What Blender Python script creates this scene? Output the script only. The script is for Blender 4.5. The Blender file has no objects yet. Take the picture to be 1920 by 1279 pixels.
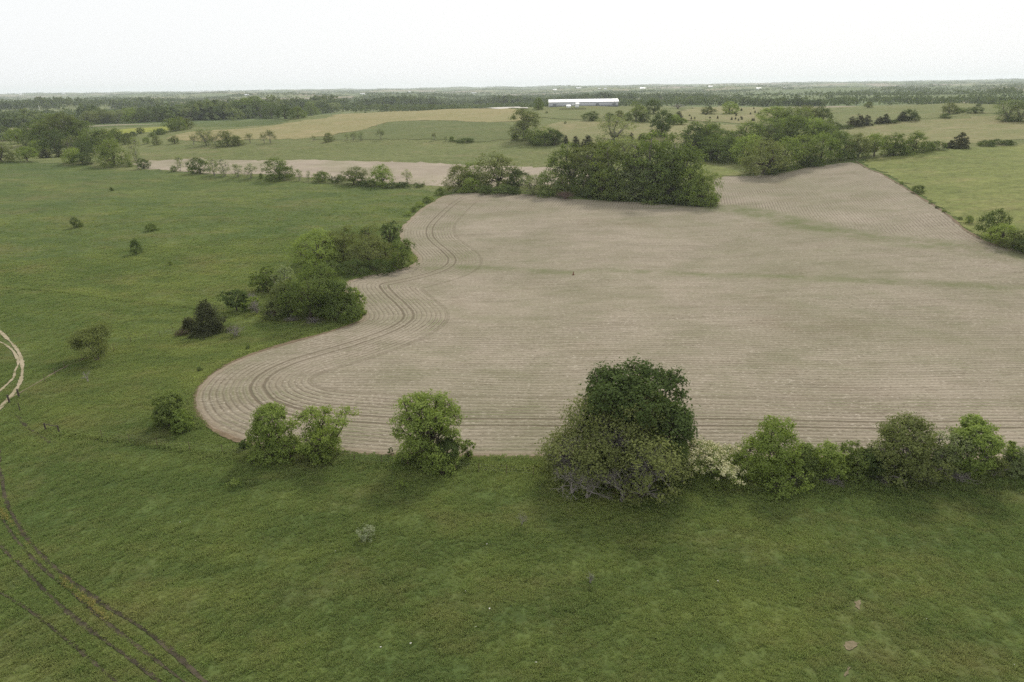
import bpy, math, random
import numpy as np
from mathutils import Vector, Matrix
from mathutils.geometry import delaunay_2d_cdt

random.seed(7)
RNG = np.random.default_rng(7)
R = math.radians
scene = bpy.context.scene
COL = scene.collection

# ------------------------------------------------------------------ camera
CAM_H = 42.0
PITCH, ROLL, FPX = 20.4, -0.83, 1280.0
cam_d = bpy.data.cameras.new('camera'); cam = bpy.data.objects.new('camera', cam_d); COL.objects.link(cam)
cam_d.sensor_width = 36.0; cam_d.lens = 24.0; cam_d.clip_start = 0.5; cam_d.clip_end = 40000
CAMROT = Matrix.Rotation(R(90 - PITCH), 4, 'X') @ Matrix.Rotation(R(ROLL), 4, 'Z')
cam.matrix_world = Matrix.Translation((0, 0, CAM_H)) @ CAMROT
scene.camera = cam
CR = np.array(CAMROT.to_3x3())
CPOS = np.array([0, 0, CAM_H])

# ------------------------------------------------------------------ world, sun, exposure
SUN_EL, SUN_AZ = 40.0, 20.0          # azimuth measured from the view direction (+Y) towards +X
world = bpy.data.worlds.new('World'); scene.world = world; world.use_nodes = True
nt = world.node_tree; nt.nodes.clear()
w_out = nt.nodes.new('ShaderNodeOutputWorld'); w_bg = nt.nodes.new('ShaderNodeBackground')
sky = nt.nodes.new('ShaderNodeTexSky'); sky.sky_type = 'NISHITA'; sky.sun_disc = False
sky.sun_elevation = R(SUN_EL); sky.sun_rotation = R(SUN_AZ); sky.dust_density = 4.0; sky.air_density = 1.0
w_sc = nt.nodes.new('ShaderNodeVectorMath'); w_sc.operation = 'SCALE'; w_sc.inputs['Scale'].default_value = 0.10
w_mix = nt.nodes.new('ShaderNodeMix'); w_mix.data_type = 'RGBA'
w_mix.inputs['Factor'].default_value = 0.93       # thin white overcast veil over the clear sky
w_mix.inputs['B'].default_value = (0.97, 0.985, 0.99, 1)
nt.links.new(sky.outputs[0], w_sc.inputs[0]); nt.links.new(w_sc.outputs[0], w_mix.inputs['A'])
nt.links.new(w_mix.outputs['Result'], w_bg.inputs['Color']); w_bg.inputs['Strength'].default_value = 1.05
nt.links.new(w_bg.outputs[0], w_out.inputs[0])

sun_d = bpy.data.lights.new('sun', 'SUN'); sun = bpy.data.objects.new('sun', sun_d); COL.objects.link(sun)
sun_d.energy = 3.2; sun_d.angle = R(8); sun_d.color = (1.0, 0.95, 0.86)
sdir = Vector((math.sin(R(SUN_AZ)) * math.cos(R(SUN_EL)), math.cos(R(SUN_AZ)) * math.cos(R(SUN_EL)), math.sin(R(SUN_EL))))
sun.rotation_euler = (-sdir).to_track_quat('-Z', 'Y').to_euler(); sun.location = (0, 0, 60)

scene.view_settings.view_transform = 'Standard'; scene.view_settings.look = 'None'
scene.view_settings.gamma = 1.0; scene.view_settings.exposure = 0.0
scene.cycles.use_denoising = False
scene.cycles.max_bounces = 5; scene.cycles.diffuse_bounces = 3; scene.cycles.transmission_bounces = 3
scene.cycles.volume_bounces = 1; scene.cycles.transparent_max_bounces = 6

# ------------------------------------------------------------------ ground shape
def ray(px, py):
    d = CR @ np.array([(px - 960) / FPX, -(py - 639.5) / FPX, -1.0])
    return d
def on_plane(px, py, z):
    d = ray(px, py); t = (z - CAM_H) / d[2]
    return d[0] * t, d[1] * t
CTRL = [(x, 860, 0) for x in (0, 500, 1000, 1500, 1920)] + [(x, 700, 0) for x in (300, 900, 1500, 1900)] + [(x, 600, 0) for x in (300, 800, 1300, 1900)]
CTRL += [(0, 600, .5), (0, 450, 2), (300, 450, 1.5), (0, 380, 4), (0, 310, 7), (300, 400, 3), (300, 335, 5), (500, 380, 2.5), (550, 350, 4), (800, 362, 2),
 (900, 500, -.5), (1300, 515, -.5), (1900, 530, 0), (700, 480, .5), (900, 420, 1), (1200, 440, 1), (900, 366, 2), (1200, 380, 2.5), (1345, 385, 2.5),
 (1500, 430, 2), (1700, 450, 2.5), (1850, 465, 2.5), (1920, 480, 2), (1450, 340, 5), (1600, 305, 9), (1700, 350, 6.5), (1800, 380, 6), (1900, 330, 9),
 (1900, 270, 12), (1750, 285, 11.5), (1300, 320, 5), (1350, 300, 6.5), (750, 320, 5), (650, 312, 6), (900, 312, 5.5), (300, 312, 6), (400, 300, 7),
 (750, 300, 7), (500, 290, 8), (1000, 300, 7), (700, 265, 12), (400, 270, 11), (950, 265, 12), (1080, 277, 11), (850, 235, 17.5), (850, 215, 21),
 (850, 206, 22.5), (600, 235, 16.5), (600, 218, 19), (450, 237, 15), (350, 246, 13.5), (1000, 235, 18), (1100, 235, 18.5), (1100, 212, 22), (1095, 199, 24.5),
 (1250, 260, 14), (1300, 230, 18), (1350, 212, 21), (1400, 205, 22.5), (1500, 250, 14), (1600, 240, 16), (1700, 230, 18), (1700, 210, 21), (1750, 194, 24.5),
 (1900, 196, 24), (1900, 240, 17), (1600, 202, 22.5), (100, 285, 7), (30, 265, 8), (200, 262, 10), (270, 246, 12)]
pts = []
for px, py, z in CTRL:
    x, y = on_plane(px, py, z); pts.append((math.atan2(x, y), math.log(math.hypot(x, y)), z))
for th in np.linspace(-1.5, 1.5, 7):
    for d in (6, 16, 34): pts.append((th, math.log(d), 0.0))
    for d, z in ((1050, 9 + 5 * (th > 0)), (1700, 8 + 2 * (th > 0)), (3000, 9), (5000, 17), (8000, 29), (12500, 41)): pts.append((th, math.log(d), z))
for th, d, z in ((-.62, 880, 8), (-.35, 900, 9), (-.1, 960, 11), (.1, 1000, 13), (.3, 800, 17), (.5, 780, 17), (.62, 780, 17)):
    pts.append((th, math.log(d), z))
for th in (-1.3, 1.3):
    for d, z in ((150, 1), (350, 6), (600, 12)): pts.append((th, math.log(d), z))
pts = np.array(pts); KT = 2.2
cA = np.stack([pts[:, 0] * KT, pts[:, 1]], 1)
def tps(r2): return 0.5 * r2 * np.log(np.maximum(r2, 1e-12))
N = len(cA)
D2 = ((cA[:, None] - cA[None]) ** 2).sum(-1)
M = np.zeros((N + 3, N + 3)); M[:N, :N] = tps(D2) + np.eye(N) * 0.004; Pm = np.c_[np.ones(N), cA]; M[:N, N:] = Pm; M[N:, :N] = Pm.T
SOL = np.linalg.solve(M, np.r_[pts[:, 2], 0, 0, 0])
WAVES = [(RNG.uniform(0, 6.28), RNG.uniform(0, 6.28), lam) for lam in (22, 31, 47, 60, 85, 120)]
FWAVES = [(RNG.uniform(0, 6.28), RNG.uniform(0, 6.28), lam) for lam in (420, 560, 700, 900, 1300, 1700, 2300)]
def sstep(a, b, x):
    t = np.clip((x - a) / (b - a), 0, 1); return t * t * (3 - 2 * t)
def height(x, y):
    x = np.asarray(x, float); y = np.asarray(y, float); shp = x.shape
    x = x.ravel(); y = y.ravel(); out = np.empty(len(x))
    for i in range(0, len(x), 20000):
        xx, yy = x[i:i + 20000], y[i:i + 20000]
        d = np.maximum(np.hypot(xx, yy), 3.0); th = np.clip(np.arctan2(xx, yy), -1.5, 1.5)
        q = np.stack([th * KT, np.log(np.minimum(d, 12800))], 1)
        r2 = ((q[:, None] - cA[None]) ** 2).sum(-1)
        z = tps(r2) @ SOL[:N] + SOL[N] + q @ SOL[N + 1:]
        z = z * sstep(20, 60, d)
        for a, p, lam in WAVES:
            z = z + 0.0035 * lam * np.sin((xx * math.cos(a) + yy * math.sin(a)) * 6.283 / lam + p) * (0.55 + 0.45 * sstep(60, 400, d))
        g = sstep(900, 1900, d)
        for a, p, lam in FWAVES:
            z = z + g * (4.2 if lam > 600 else 2.2) * np.sin((xx * math.cos(a) + yy * math.sin(a)) * 6.283 / lam + p)
        out[i:i + 20000] = z
    return out.reshape(shp)
TS = np.geomspace(25, 13000, 900)
def pick(px, py):
    d = ray(px, py); d = d / np.linalg.norm(d)
    P = CPOS[None] + d[None] * TS[:, None]
    gap = P[:, 2] - height(P[:, 0], P[:, 1])
    k = np.where(gap < 0)[0]
    if len(k) == 0 or k[0] == 0:
        return np.array([P[-1, 0], P[-1, 1], 0]) * .7
    k = k[0]; f = gap[k - 1] / (gap[k - 1] - gap[k]); t = TS[k - 1] + f * (TS[k] - TS[k - 1])
    p = CPOS + d * t
    p[2] = float(height(p[0], p[1])); return p
FWD = CR @ np.array([0, 0, -1.0])
def mpp(p): return float((np.asarray(p) - CPOS) @ FWD) / FPX      # metres per pixel there

# ------------------------------------------------------------------ material helpers
class G:
    def __init__(s, name):
        s.m = bpy.data.materials.new(name); s.m.use_nodes = True; s.t = s.m.node_tree; s.t.nodes.clear()
        s.out = s.n('ShaderNodeOutputMaterial')
    def n(s, typ, **kw):
        nd = s.t.nodes.new(typ)
        for k, v in kw.items(): setattr(nd, k, v)
        return nd
    def put(s, sock, v):
        if isinstance(v, bpy.types.NodeSocket): s.t.links.new(v, sock)
        elif v is not None:
            if sock.type == 'RGBA' and len(v) == 3: v = (*v, 1)
            sock.default_value = v
    def math(s, op, a, b=None, c=None, clamp=False):
        nd = s.n('ShaderNodeMath', operation=op, use_clamp=clamp)
        for i, v in enumerate((a, b, c)):
            if v is not None: s.put(nd.inputs[i], v)
        return nd.outputs[0]
    def mix(s, f, a, b, blend='MIX'):
        nd = s.n('ShaderNodeMix', data_type='RGBA', blend_type=blend)
        s.put(nd.inputs['Factor'], f); s.put(nd.inputs['A'], a); s.put(nd.inputs['B'], b)
        return nd.outputs['Result']
    def pos(s): return s.n('ShaderNodeNewGeometry').outputs['Position']
    def vmul(s, v, k):
        nd = s.n('ShaderNodeVectorMath', operation='MULTIPLY'); s.put(nd.inputs[0], v); s.put(nd.inputs[1], k); return nd.outputs[0]
    def noise(s, v, scale, detail=3, rough=.55, lo=None, hi=None):
        nd = s.n('ShaderNodeTexNoise'); s.put(nd.inputs['Vector'], v)
        nd.inputs['Scale'].default_value = scale; nd.inputs['Detail'].default_value = detail; nd.inputs['Roughness'].default_value = rough
        if lo is None: return nd.outputs['Fac']
        return s.rng(nd.outputs['Fac'], lo, hi)
    def rng(s, v, lo, hi, a=0., b=1.):
        nd = s.n('ShaderNodeMapRange', clamp=True); s.put(nd.inputs[0], v)
        for i, q in zip((1, 2, 3, 4), (lo, hi, a, b)): nd.inputs[i].default_value = q
        return nd.outputs[0]
    def attr(s, name): return s.n('ShaderNodeAttribute', attribute_name=name)
    def bsdf(s, col, rough=.9, spec=.15, normal=None, metal=0.):
        b = s.n('ShaderNodeBsdfPrincipled'); s.put(b.inputs['Base Color'], col); s.put(b.inputs['Roughness'], rough)
        s.put(b.inputs['Specular IOR Level'], spec); b.inputs['Metallic'].default_value = metal
        if normal: s.t.links.new(normal, b.inputs['Normal'])
        return b.outputs[0]
    def bump(s, h, strength=.5, dist=.1):
        nd = s.n('ShaderNodeBump'); s.put(nd.inputs['Height'], h); nd.inputs['Strength'].default_value = strength; nd.inputs['Distance'].default_value = dist
        return nd.outputs[0]
    def done(s, surf):
        s.t.links.new(surf, s.out.inputs['Surface']); return s.m

def grass_color(g, P, a, b, c, dry, dryness=.35):
    big = g.noise(P, 1 / 45, 3, .6, .36, .64)
    mid = g.noise(g.vmul(P, (.45, 1, .3)), 1 / 6, 5, .7, .36, .64)
    col = g.mix(big, a, b)
    col = g.mix(g.math('MULTIPLY', mid, .75), col, c)
    dr = g.noise(g.vmul(P, (.6, 1, 1)), 1 / 13, 6, .75, .50, .68)
    return g.mix(g.math('MULTIPLY', dr, dryness), col, dry)
def grass_mat(name, a, b, c, dry, dryness=.35, fine=.6, bumpd=.18):
    g = G(name); P = g.pos()
    col = grass_color(g, P, a, b, c, dry, dryness)
    f1 = g.noise(P, 1 / .9, 5, .7); f2 = g.noise(P, 1 / 3.2, 4, .6)
    dk = g.rng(g.math('ADD', g.math('MULTIPLY', f1, .6), g.math('MULTIPLY', f2, .4)), .36, .62, 1 - fine, 1.1)
    col = g.mix(1.0, col, g_comb(g, dk), 'MULTIPLY')
    h = g.math('ADD', g.math('MULTIPLY', f1, .5), f2)
    return g.done(g.bsdf(col, .95, .05, g.bump(h, 1.0, bumpd)))
def g_comb(g, v):
    nd = g.n('ShaderNodeCombineColor')
    for i in range(3): g.put(nd.inputs[i], v)
    return nd.outputs[0]

PA, PB, PC, PD = (.082, .112, .034), (.130, .152, .044), (.066, .098, .031), (.185, .148, .072)
M_PASTURE = grass_mat('pasture_grass', PA, PB, PC, PD, .35, .4, .12)
M_BRIGHT = grass_mat('meadow_grass', (.158, .180, .056), (.205, .218, .072), (.125, .148, .045), (.25, .215, .10), .55, .45)
M_SLOPE = grass_mat('slope_grass', (.138, .158, .060), (.165, .175, .070), (.122, .142, .05), (.225, .19, .10), .6, .4)
M_DKMEADOW = grass_mat('deep_green_meadow', (.112, .134, .052), (.135, .152, .058), (.105, .126, .047), (.19, .168, .085), .45, .35)
M_HAY = grass_mat('dry_hay_grass', (.27, .225, .115), (.235, .215, .105), (.21, .20, .085), (.34, .27, .16), .6, .3)
M_TAN = grass_mat('dry_hill_grass', (.19, .185, .085), (.225, .20, .10), (.155, .17, .065), (.29, .235, .14), .6, .3)
M_YELLOW = grass_mat('yellow_green_grass', (.22, .24, .045), (.25, .25, .055), (.19, .22, .04), (.26, .22, .08), .3, .25)

def soil_mat(name, c1, c2, sc=1.2):
    g = G(name); P = g.pos()
    col = g.mix(g.noise(P, 1 / sc, 6, .7, .35, .65), c1, c2)
    return g.done(g.bsdf(col, .95, .05, g.bump(g.noise(P, 1 / .35, 5, .7), .8, .08)))
M_DIRT = soil_mat('pale_track_dirt', (.34, .29, .205), (.22, .19, .115))
M_RUT = soil_mat('shaded_rut_soil', (.028, .026, .017), (.085, .07, .048))  # brown soil, darkened in the colour for the shade inside the ruts
M_EDGE = soil_mat('field_edge_soil', (.12, .092, .06), (.20, .15, .10), .8)
M_EDGE_L = soil_mat('bare_pasture_soil', (.12, .105, .060), (.21, .17, .11), .5)
M_FALLOW = None

def far_ground_mat():
    g = G('countryside_fields'); P = g.pos()
    nz = g.n('ShaderNodeTexNoise'); g.put(nz.inputs['Vector'], P); nz.inputs['Scale'].default_value = 1 / 600; nz.inputs['Detail'].default_value = 3
    wv = g.n('ShaderNodeVectorMath', operation='MULTIPLY_ADD'); g.put(wv.inputs[0], nz.outputs['Color']); wv.inputs[1].default_value = (160, 160, 0); g.put(wv.inputs[2], P)
    vo = g.n('ShaderNodeTexVoronoi', distance='CHEBYCHEV'); g.put(vo.inputs['Vector'], g.vmul(wv.outputs[0], (1, 1, 0))); vo.inputs['Scale'].default_value = 1 / 330
    sp = g.n('ShaderNodeSeparateColor'); g.put(sp.inputs[0], vo.outputs['Color'])
    cr = g.n('ShaderNodeValToRGB'); g.put(cr.inputs[0], sp.outputs[0])
    e = cr.color_ramp.elements; e[0].position = 0; e[0].color = (.10, .13, .05, 1); e[1].position = 1; e[1].color = (.13, .15, .06, 1)
    cr.color_ramp.interpolation = 'CONSTANT'
    for p, c in ((.3, (.15, .165, .075)), (.55, (.20, .18, .10)), (.68, (.11, .135, .05)), (.88, (.24, .20, .145))):
        q = e.new(p); q.color = (*c, 1)
    col = g.mix(g.math('MULTIPLY', g.noise(P, 1 / 60, 5, .65, .4, .65), .4), cr.outputs[0], (.10, .13, .05))
    return g.done(g.bsdf(col, .95, .05))
M_FAR = far_ground_mat()

# ------------------------------------------------------------------ mesh helpers
def new_mesh(name, V, F, mat=None, attrs=None, smooth=False):
    me = bpy.data.meshes.new(name); V = np.asarray(V, np.float32); F = np.asarray(F, np.int32)
    k = F.shape[1]
    me.vertices.add(len(V)); me.vertices.foreach_set('co', V.ravel())
    me.loops.add(F.size); me.loops.foreach_set('vertex_index', F.ravel())
    me.polygons.add(len(F)); me.polygons.foreach_set('loop_start', np.arange(len(F), dtype=np.int32) * k)
    try: me.polygons.foreach_set('loop_total', np.full(len(F), k, np.int32))
    except Exception: pass
    if smooth: me.polygons.foreach_set('use_smooth', np.ones(len(F), bool))
    for an, av in (attrs or {}).items():
        at = me.attributes.new(an, 'FLOAT', 'POINT'); at.data.foreach_set('value', np.asarray(av, np.float32))
    if mat: me.materials.append(mat)
    me.update(); me.validate()
    return me
def link(name, data, parent=None, loc=None, **props):
    o = bpy.data.objects.new(name, data); COL.objects.link(o)
    if parent is not None: o.parent = parent
    if loc is not None: o.location = loc
    for k, v in props.items(): o[k] = v
    return o

# polar ground, split into the near pasture and the far countryside
TH = np.concatenate([np.linspace(-math.pi, -1.0, 30)[:-1], np.linspace(-1.0, 1.0, 430), np.linspace(1.0, math.pi, 30)[1:]])
RR = np.geomspace(2.0, 12800, 640)
def polar(r0, r1, name, mat, label, sink=None):
    rr = RR[r0:r1]; nt_, nr = len(TH), len(rr)
    X = rr[None] * np.sin(TH)[:, None]; Y = rr[None] * np.cos(TH)[:, None]
    Z = height(X, Y)
    if sink is not None: Z = Z - sink(X, Y)
    V = np.stack([X, Y, Z], -1).reshape(-1, 3)
    i, j = np.meshgrid(np.arange(nt_ - 1), np.arange(nr - 1), indexing='ij'); a = i * nr + j
    F = np.stack([a, a + 1, a + nr + 1, a + nr], -1).reshape(-1, 4)[:, ::-1]
    return link(name, new_mesh(name, V, F, mat, smooth=True), kind='structure', label=label, category='ground')

def in_poly(X, Y, poly):
    ins = np.zeros(X.shape, bool); n = len(poly)
    for k in range(n):
        x0, y0 = poly[k]; x1, y1 = poly[(k + 1) % n]
        if y0 == y1: continue
        c = ((Y < y0) != (Y < y1)) & (X < (x1 - x0) * (Y - y0) / (y1 - y0) + x0)
        ins ^= c
    return ins
def poly_dist(X, Y, line):
    best = np.full(X.shape, 1e9)
    for (x0, y0), (x1, y1) in zip(line[:-1], line[1:]):
        dx, dy = x1 - x0, y1 - y0; L2 = dx * dx + dy * dy + 1e-9
        t = np.clip(((X - x0) * dx + (Y - y0) * dy) / L2, 0, 1)
        best = np.minimum(best, np.hypot(X - x0 - t * dx, Y - y0 - t * dy))
    return best
def smooth_line(P, closed=False, it=3):
    P = np.asarray(P, float)
    for _ in range(it):
        A = P if not closed else np.vstack([P, P[:1]])
        Q = np.empty(((len(A) - 1) * 2, 2)); Q[0::2] = .75 * A[:-1] + .25 * A[1:]; Q[1::2] = .25 * A[:-1] + .75 * A[1:]
        P = Q if closed else np.vstack([A[:1], Q, A[-1:]])
    return P
def resample(P, closed=False, step=lambda d: max(.7, d * .008)):
    A = np.asarray(P, float)
    if closed: A = np.vstack([A, A[:1]])
    out = []
    for a, b in zip(A[:-1], A[1:]):
        L = np.hypot(*(b - a)); n = max(1, int(L / step(np.hypot(*a))))
        out += [a + (b - a) * k / n for k in range(n)]
    if not closed: out.append(A[-1])
    return np.array(out)
def ground_poly(pix): return np.array([pick(px, py)[:2] for px, py in pix])

def sheet(name, poly, mat, dz, label, grid=1.0, jit=.25, attrs=None, cat='field', top=True):
    B = resample(poly, True)
    d = np.hypot(B[:, 0], B[:, 1])
    B = B + RNG.normal(0, 1, B.shape) * (jit * np.maximum(.3, d / 200))[:, None]
    rmin, rmax = d.min() * .97, d.max() * 1.02
    th = np.arctan2(B[:, 0], B[:, 1])
    r = np.exp(np.arange(math.log(rmin), math.log(rmax), .012 * grid)); t = np.arange(th.min(), th.max(), .006 * grid)
    X, Y = np.meshgrid(t, r); X, Y = (Y * np.sin(X)).ravel(), (Y * np.cos(X)).ravel()
    ok = in_poly(X, Y, B)
    X, Y = X[ok], Y[ok]; bd = poly_dist(X, Y, np.vstack([B, B[:1]]))
    ok = bd > np.maximum(.4, np.hypot(X, Y) * .003); X, Y = X[ok], Y[ok]
    nb = len(B); allp = [Vector(p) for p in B] + [Vector((a, b)) for a, b in zip(X, Y)]
    vo, eo, fo, *_ = delaunay_2d_cdt(allp, [(k, (k + 1) % nb) for k in range(nb)], [], 1, 1e-4)
    V2 = np.array([(v.x, v.y) for v in vo]); F = np.array([f for f in fo if len(f) == 3])
    Z = height(V2[:, 0], V2[:, 1]) + dz * np.maximum(1, np.hypot(V2[:, 0], V2[:, 1]) / 230)
    at = attrs(V2) if attrs else None
    me = new_mesh(name, np.c_[V2, Z], F, mat, at, smooth=True)
    o = link(name, me, kind='structure', label=label, category=cat)
    if me.polygons[0].normal.z < 0: me.flip_normals()
    return o

FIELD_PIX = [(358, 745), (375, 718), (400, 697), (440, 676), (490, 657), (545, 641), (600, 627), (645, 613), (672, 603), (682, 596), (674, 582), (655, 562), (642, 543), (648, 529),
 (680, 519), (725, 511), (765, 501), (787, 489), (775, 474), (758, 460), (748, 445), (752, 425), (775, 404), (806, 382), (832, 367),
 (860, 362), (930, 362), (1000, 365), (1060, 373), (1130, 376), (1200, 380), (1270, 385), (1338, 389), (1346, 375), (1338, 350), (1342, 331), (1400, 331), (1470, 325), (1530, 312), (1580, 306), (1604, 304),
 (1640, 322), (1690, 348), (1740, 380), (1790, 415), (1822, 441), (1855, 459), (1900, 469), (2000, 482), (2300, 520), (2300, 866), (1920, 862), (1480, 860), (1030, 857), (900, 857), (780, 858),
 (700, 854), (640, 850), (560, 845), (500, 838), (450, 828), (410, 812), (380, 795), (363, 771)]
FIELD = ground_poly(FIELD_PIX)
nF = len(FIELD_PIX)
FIELD_S = smooth_line(FIELD, True, 2)
LEFT_EDGE = smooth_line(np.vstack([FIELD[FIELD_PIX.index((2300, 866)):], FIELD[:FIELD_PIX.index((930, 362)) + 1]]), False, 2)
RIGHT_EDGE = smooth_line(FIELD[FIELD_PIX.index((1604, 304)):FIELD_PIX.index((2000, 482)) + 1], False, 2)
TERR1 = smooth_line(ground_poly([(1300, 388), (1345, 392), (1420, 403), (1500, 428), (1600, 446), (1700, 458), (1800, 470), (1920, 490), (2200, 530)]), False, 2)
TERR2 = smooth_line(ground_poly([(790, 505), (860, 500), (950, 504), (1060, 513), (1110, 508), (1160, 507), (1280, 514), (1450, 517), (1560, 525), (1700, 532), (1920, 540)]), False, 2)
p0, p1 = pick(700, 856)[:2], pick(1900, 863)[:2]; ROWDIR = (p1 - p0) / np.hypot(*(p1 - p0)); ROWN = np.array([-ROWDIR[1], ROWDIR[0]])

def field_attrs(V2):
    X, Y = V2[:, 0], V2[:, 1]
    left = poly_dist(X, Y, LEFT_EDGE); right = poly_dist(X, Y, RIGHT_EDGE)
    t1 = poly_dist(X, Y, TERR1); sign = np.ones(len(X))
    ty = np.interp(X, TERR1[:, 0], TERR1[:, 1]); sign[Y < ty] = -1
    return {'left': left, 'right': right, 't1': t1 * sign, 't2': poly_dist(X, Y, TERR2), 'straight': (V2 - p0) @ ROWN}

def field_mat():
    g = G('crop_stubble'); P = g.pos()
    left, right, t1, t2, st = (g.attr(k).outputs['Fac'] for k in ('left', 'right', 't1', 't2', 'straight'))
    wob = g.math('MULTIPLY', g.math('SUBTRACT', g.noise(P, 1 / 30, 2), .5), 1.6)
    head = g.math('LESS_THAN', left, 17.0)
    sub = g.math('GREATER_THAN', t1, 9.0)
    straight = g.math('ADD', st, wob)
    row = g.n('ShaderNodeMix', data_type='FLOAT'); g.put(row.inputs[0], head); g.put(row.inputs[2], straight); g.put(row.inputs[3], left)
    row2 = g.n('ShaderNodeMix', data_type='FLOAT'); g.put(row2.inputs[0], sub); g.put(row2.inputs[2], row.outputs[0]); g.put(row2.inputs[3], right)
    rc = row2.outputs[0]
    jig = g.math('MULTIPLY', g.math('SUBTRACT', g.noise(P, 1 / 2.2, 3), .5), .30)
    ph = g.math('FRACT', g.math('DIVIDE', g.math('ADD', rc, jig), .92))
    tri = g.math('ABSOLUTE', g.math('SUBTRACT', ph, .5))             # 0 furrow centre .. .5
    furrow = g.rng(tri, .05, .22, 1, 0)
    # every few rows differ
    band = g.n('ShaderNodeTexNoise', noise_dimensions='1D'); g.put(band.inputs['W'], g.math('DIVIDE', rc, 1.9)); band.inputs['Scale'].default_value = 1; band.inputs['Detail'].default_value = 3
    bandv = g.rng(band.outputs['Fac'], .3, .7)
    streak = g.noise(g.vmul(P, (.10, 1.3, 1)), 1.0, 5, .72, .36, .64); dstreak = g.noise(g.vmul(P, (.06, .9, 1)), 1.3, 5, .75, .52, .70)
    tan = g.mix(g.noise(P, 1 / 25, 4, .6, .35, .65), (.275, .24, .182), (.225, .195, .146))
    tan = g.mix(g.math('MULTIPLY', bandv, .28), tan, (.19, .155, .113))
    tan = g.mix(g.math('MULTIPLY', streak, .5), tan, (.33, .28, .215))
    tan = g.mix(g.math('MULTIPLY', dstreak, g.math('MULTIPLY', g.math('SUBTRACT', 1.0, sub), .6)), tan, (.145, .12, .085))
    brown = g.noise(P, 1 / 38, 5, .7, .55, .75)
    tan = g.mix(g.math('MULTIPLY', brown, .5), tan, (.165, .12, .083))
    soil = (.10, .077, .055)
    strong = g.math('ADD', g.math('MULTIPLY', g.math('MAXIMUM', head, sub), .22), g.math('MULTIPLY', g.noise(g.vmul(P, (.5, 1, 1)), 1 / 9, 6, .75, .40, .64), .62))
    col = g.mix(g.math('MULTIPLY', furrow, g.math('ADD', strong, .05)), tan, soil)
    # straw pieces and clods
    sp = g.noise(g.vmul(P, (.55, 1, 1)), 1 / .30, 3, .7)
    col = g.mix(g.rng(sp, .58, .72), col, (.46, .41, .335))
    col = g.mix(g.rng(sp, .44, .30, 0, .75), col, (.09, .07, .05))
    # seedling green
    gr = g.noise(g.vmul(P, (.6, 1, 1)), 1 / 8, 7, .78, .46, .66)
    ridge = g.rng(tri, .25, .45)
    gfac = g.math('MULTIPLY', gr, g.math('ADD', g.math('MULTIPLY', ridge, .40), .12))
    hgreen = g.math('MULTIPLY', g.math('MULTIPLY', head, ridge), g.noise(P, 1 / 9, 3, .6, .52, .66))
    gfac = g.math('ADD', gfac, g.math('MULTIPLY', hgreen, .45))
    terr = g.math('ADD', g.rng(g.math('ABSOLUTE', g.math('SUBTRACT', t1, 3.0)), 2.0, 9.0, .62, 0), g.rng(t2, .5, 3.2, .5, 0))
    gfac = g.math('ADD', gfac, g.math('MULTIPLY', terr, g.noise(P, 1 / 6, 4, .7, .3, .6)))
    gfac = g.math('ADD', gfac, g.math('MULTIPLY', g.noise(P, 1 / 50, 4, .65, .42, .66), .26), clamp=True)
    col = g.mix(gfac, col, (.108, .125, .048))
    # wheel tracks
    tr = None
    for k, (dd, hw, amt) in enumerate(((8.0, .22, .6), (9.9, .22, .6), (16.6, .3, .3))):
        v = g.rng(g.math('ABSOLUTE', g.math('SUBTRACT', g.math('ADD', left, jig), dd)), hw * .5, hw * 1.3, amt, 0)
        tr = v if tr is None else g.math('MAXIMUM', tr, v)
    col = g.mix(tr, col, (.10, .078, .052))
    # bare margin
    col = g.mix(g.rng(g.math('ADD', left, g.math('MULTIPLY', jig, 4)), .4, 1.6, .6, 0), col, (.25, .195, .14))
    h = g.math('ADD', g.math('MULTIPLY', tri, 1.0), g.math('MULTIPLY', sp, .8))
    h = g.math('SUBTRACT', h, g.math('MULTIPLY', tr, .8))
    return g.done(g.bsdf(col, .95, .05, g.bump(h, .8, .16)))
M_FIELD = field_mat()

def fallow_mat():
    g = G('fallow_soil'); P = g.pos()
    col = g.mix(g.noise(g.vmul(P, (.3, 1, 1)), 1 / 7, 5, .7, .35, .65), (.245, .205, .16), (.33, .28, .215))
    col = g.mix(g.noise(P, 1 / 60, 4, .6, .5, .7), col, (.19, .185, .105))
    return g.done(g.bsdf(col, .95, .05))
M_FALLOW = fallow_mat()

def sink(X, Y):
    s = np.zeros(X.shape); m = (np.hypot(X, Y) < 420) & (Y > 0)
    ins = in_poly(X[m], Y[m], FIELD_S); dd = poly_dist(X[m], Y[m], np.vstack([FIELD_S, FIELD_S[:1]]))
    s[m] = np.where(ins, np.clip((dd - 1.0) * .3, 0, .5), 0)
    return s
rs = int(np.searchsorted(RR, 860))
polar(0, rs, 'pasture', M_PASTURE, 'rolling green pasture grassland around the bare crop field', sink)
polar(rs - 1, len(RR), 'countryside', M_FAR, 'far rolling patchwork of fields reaching the horizon')
FIELD_OBJ = sheet('crop_field', FIELD_S, M_FIELD, .07, 'large tan crop field with straw stubble and curving planting rows', .9, .22, field_attrs)

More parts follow.
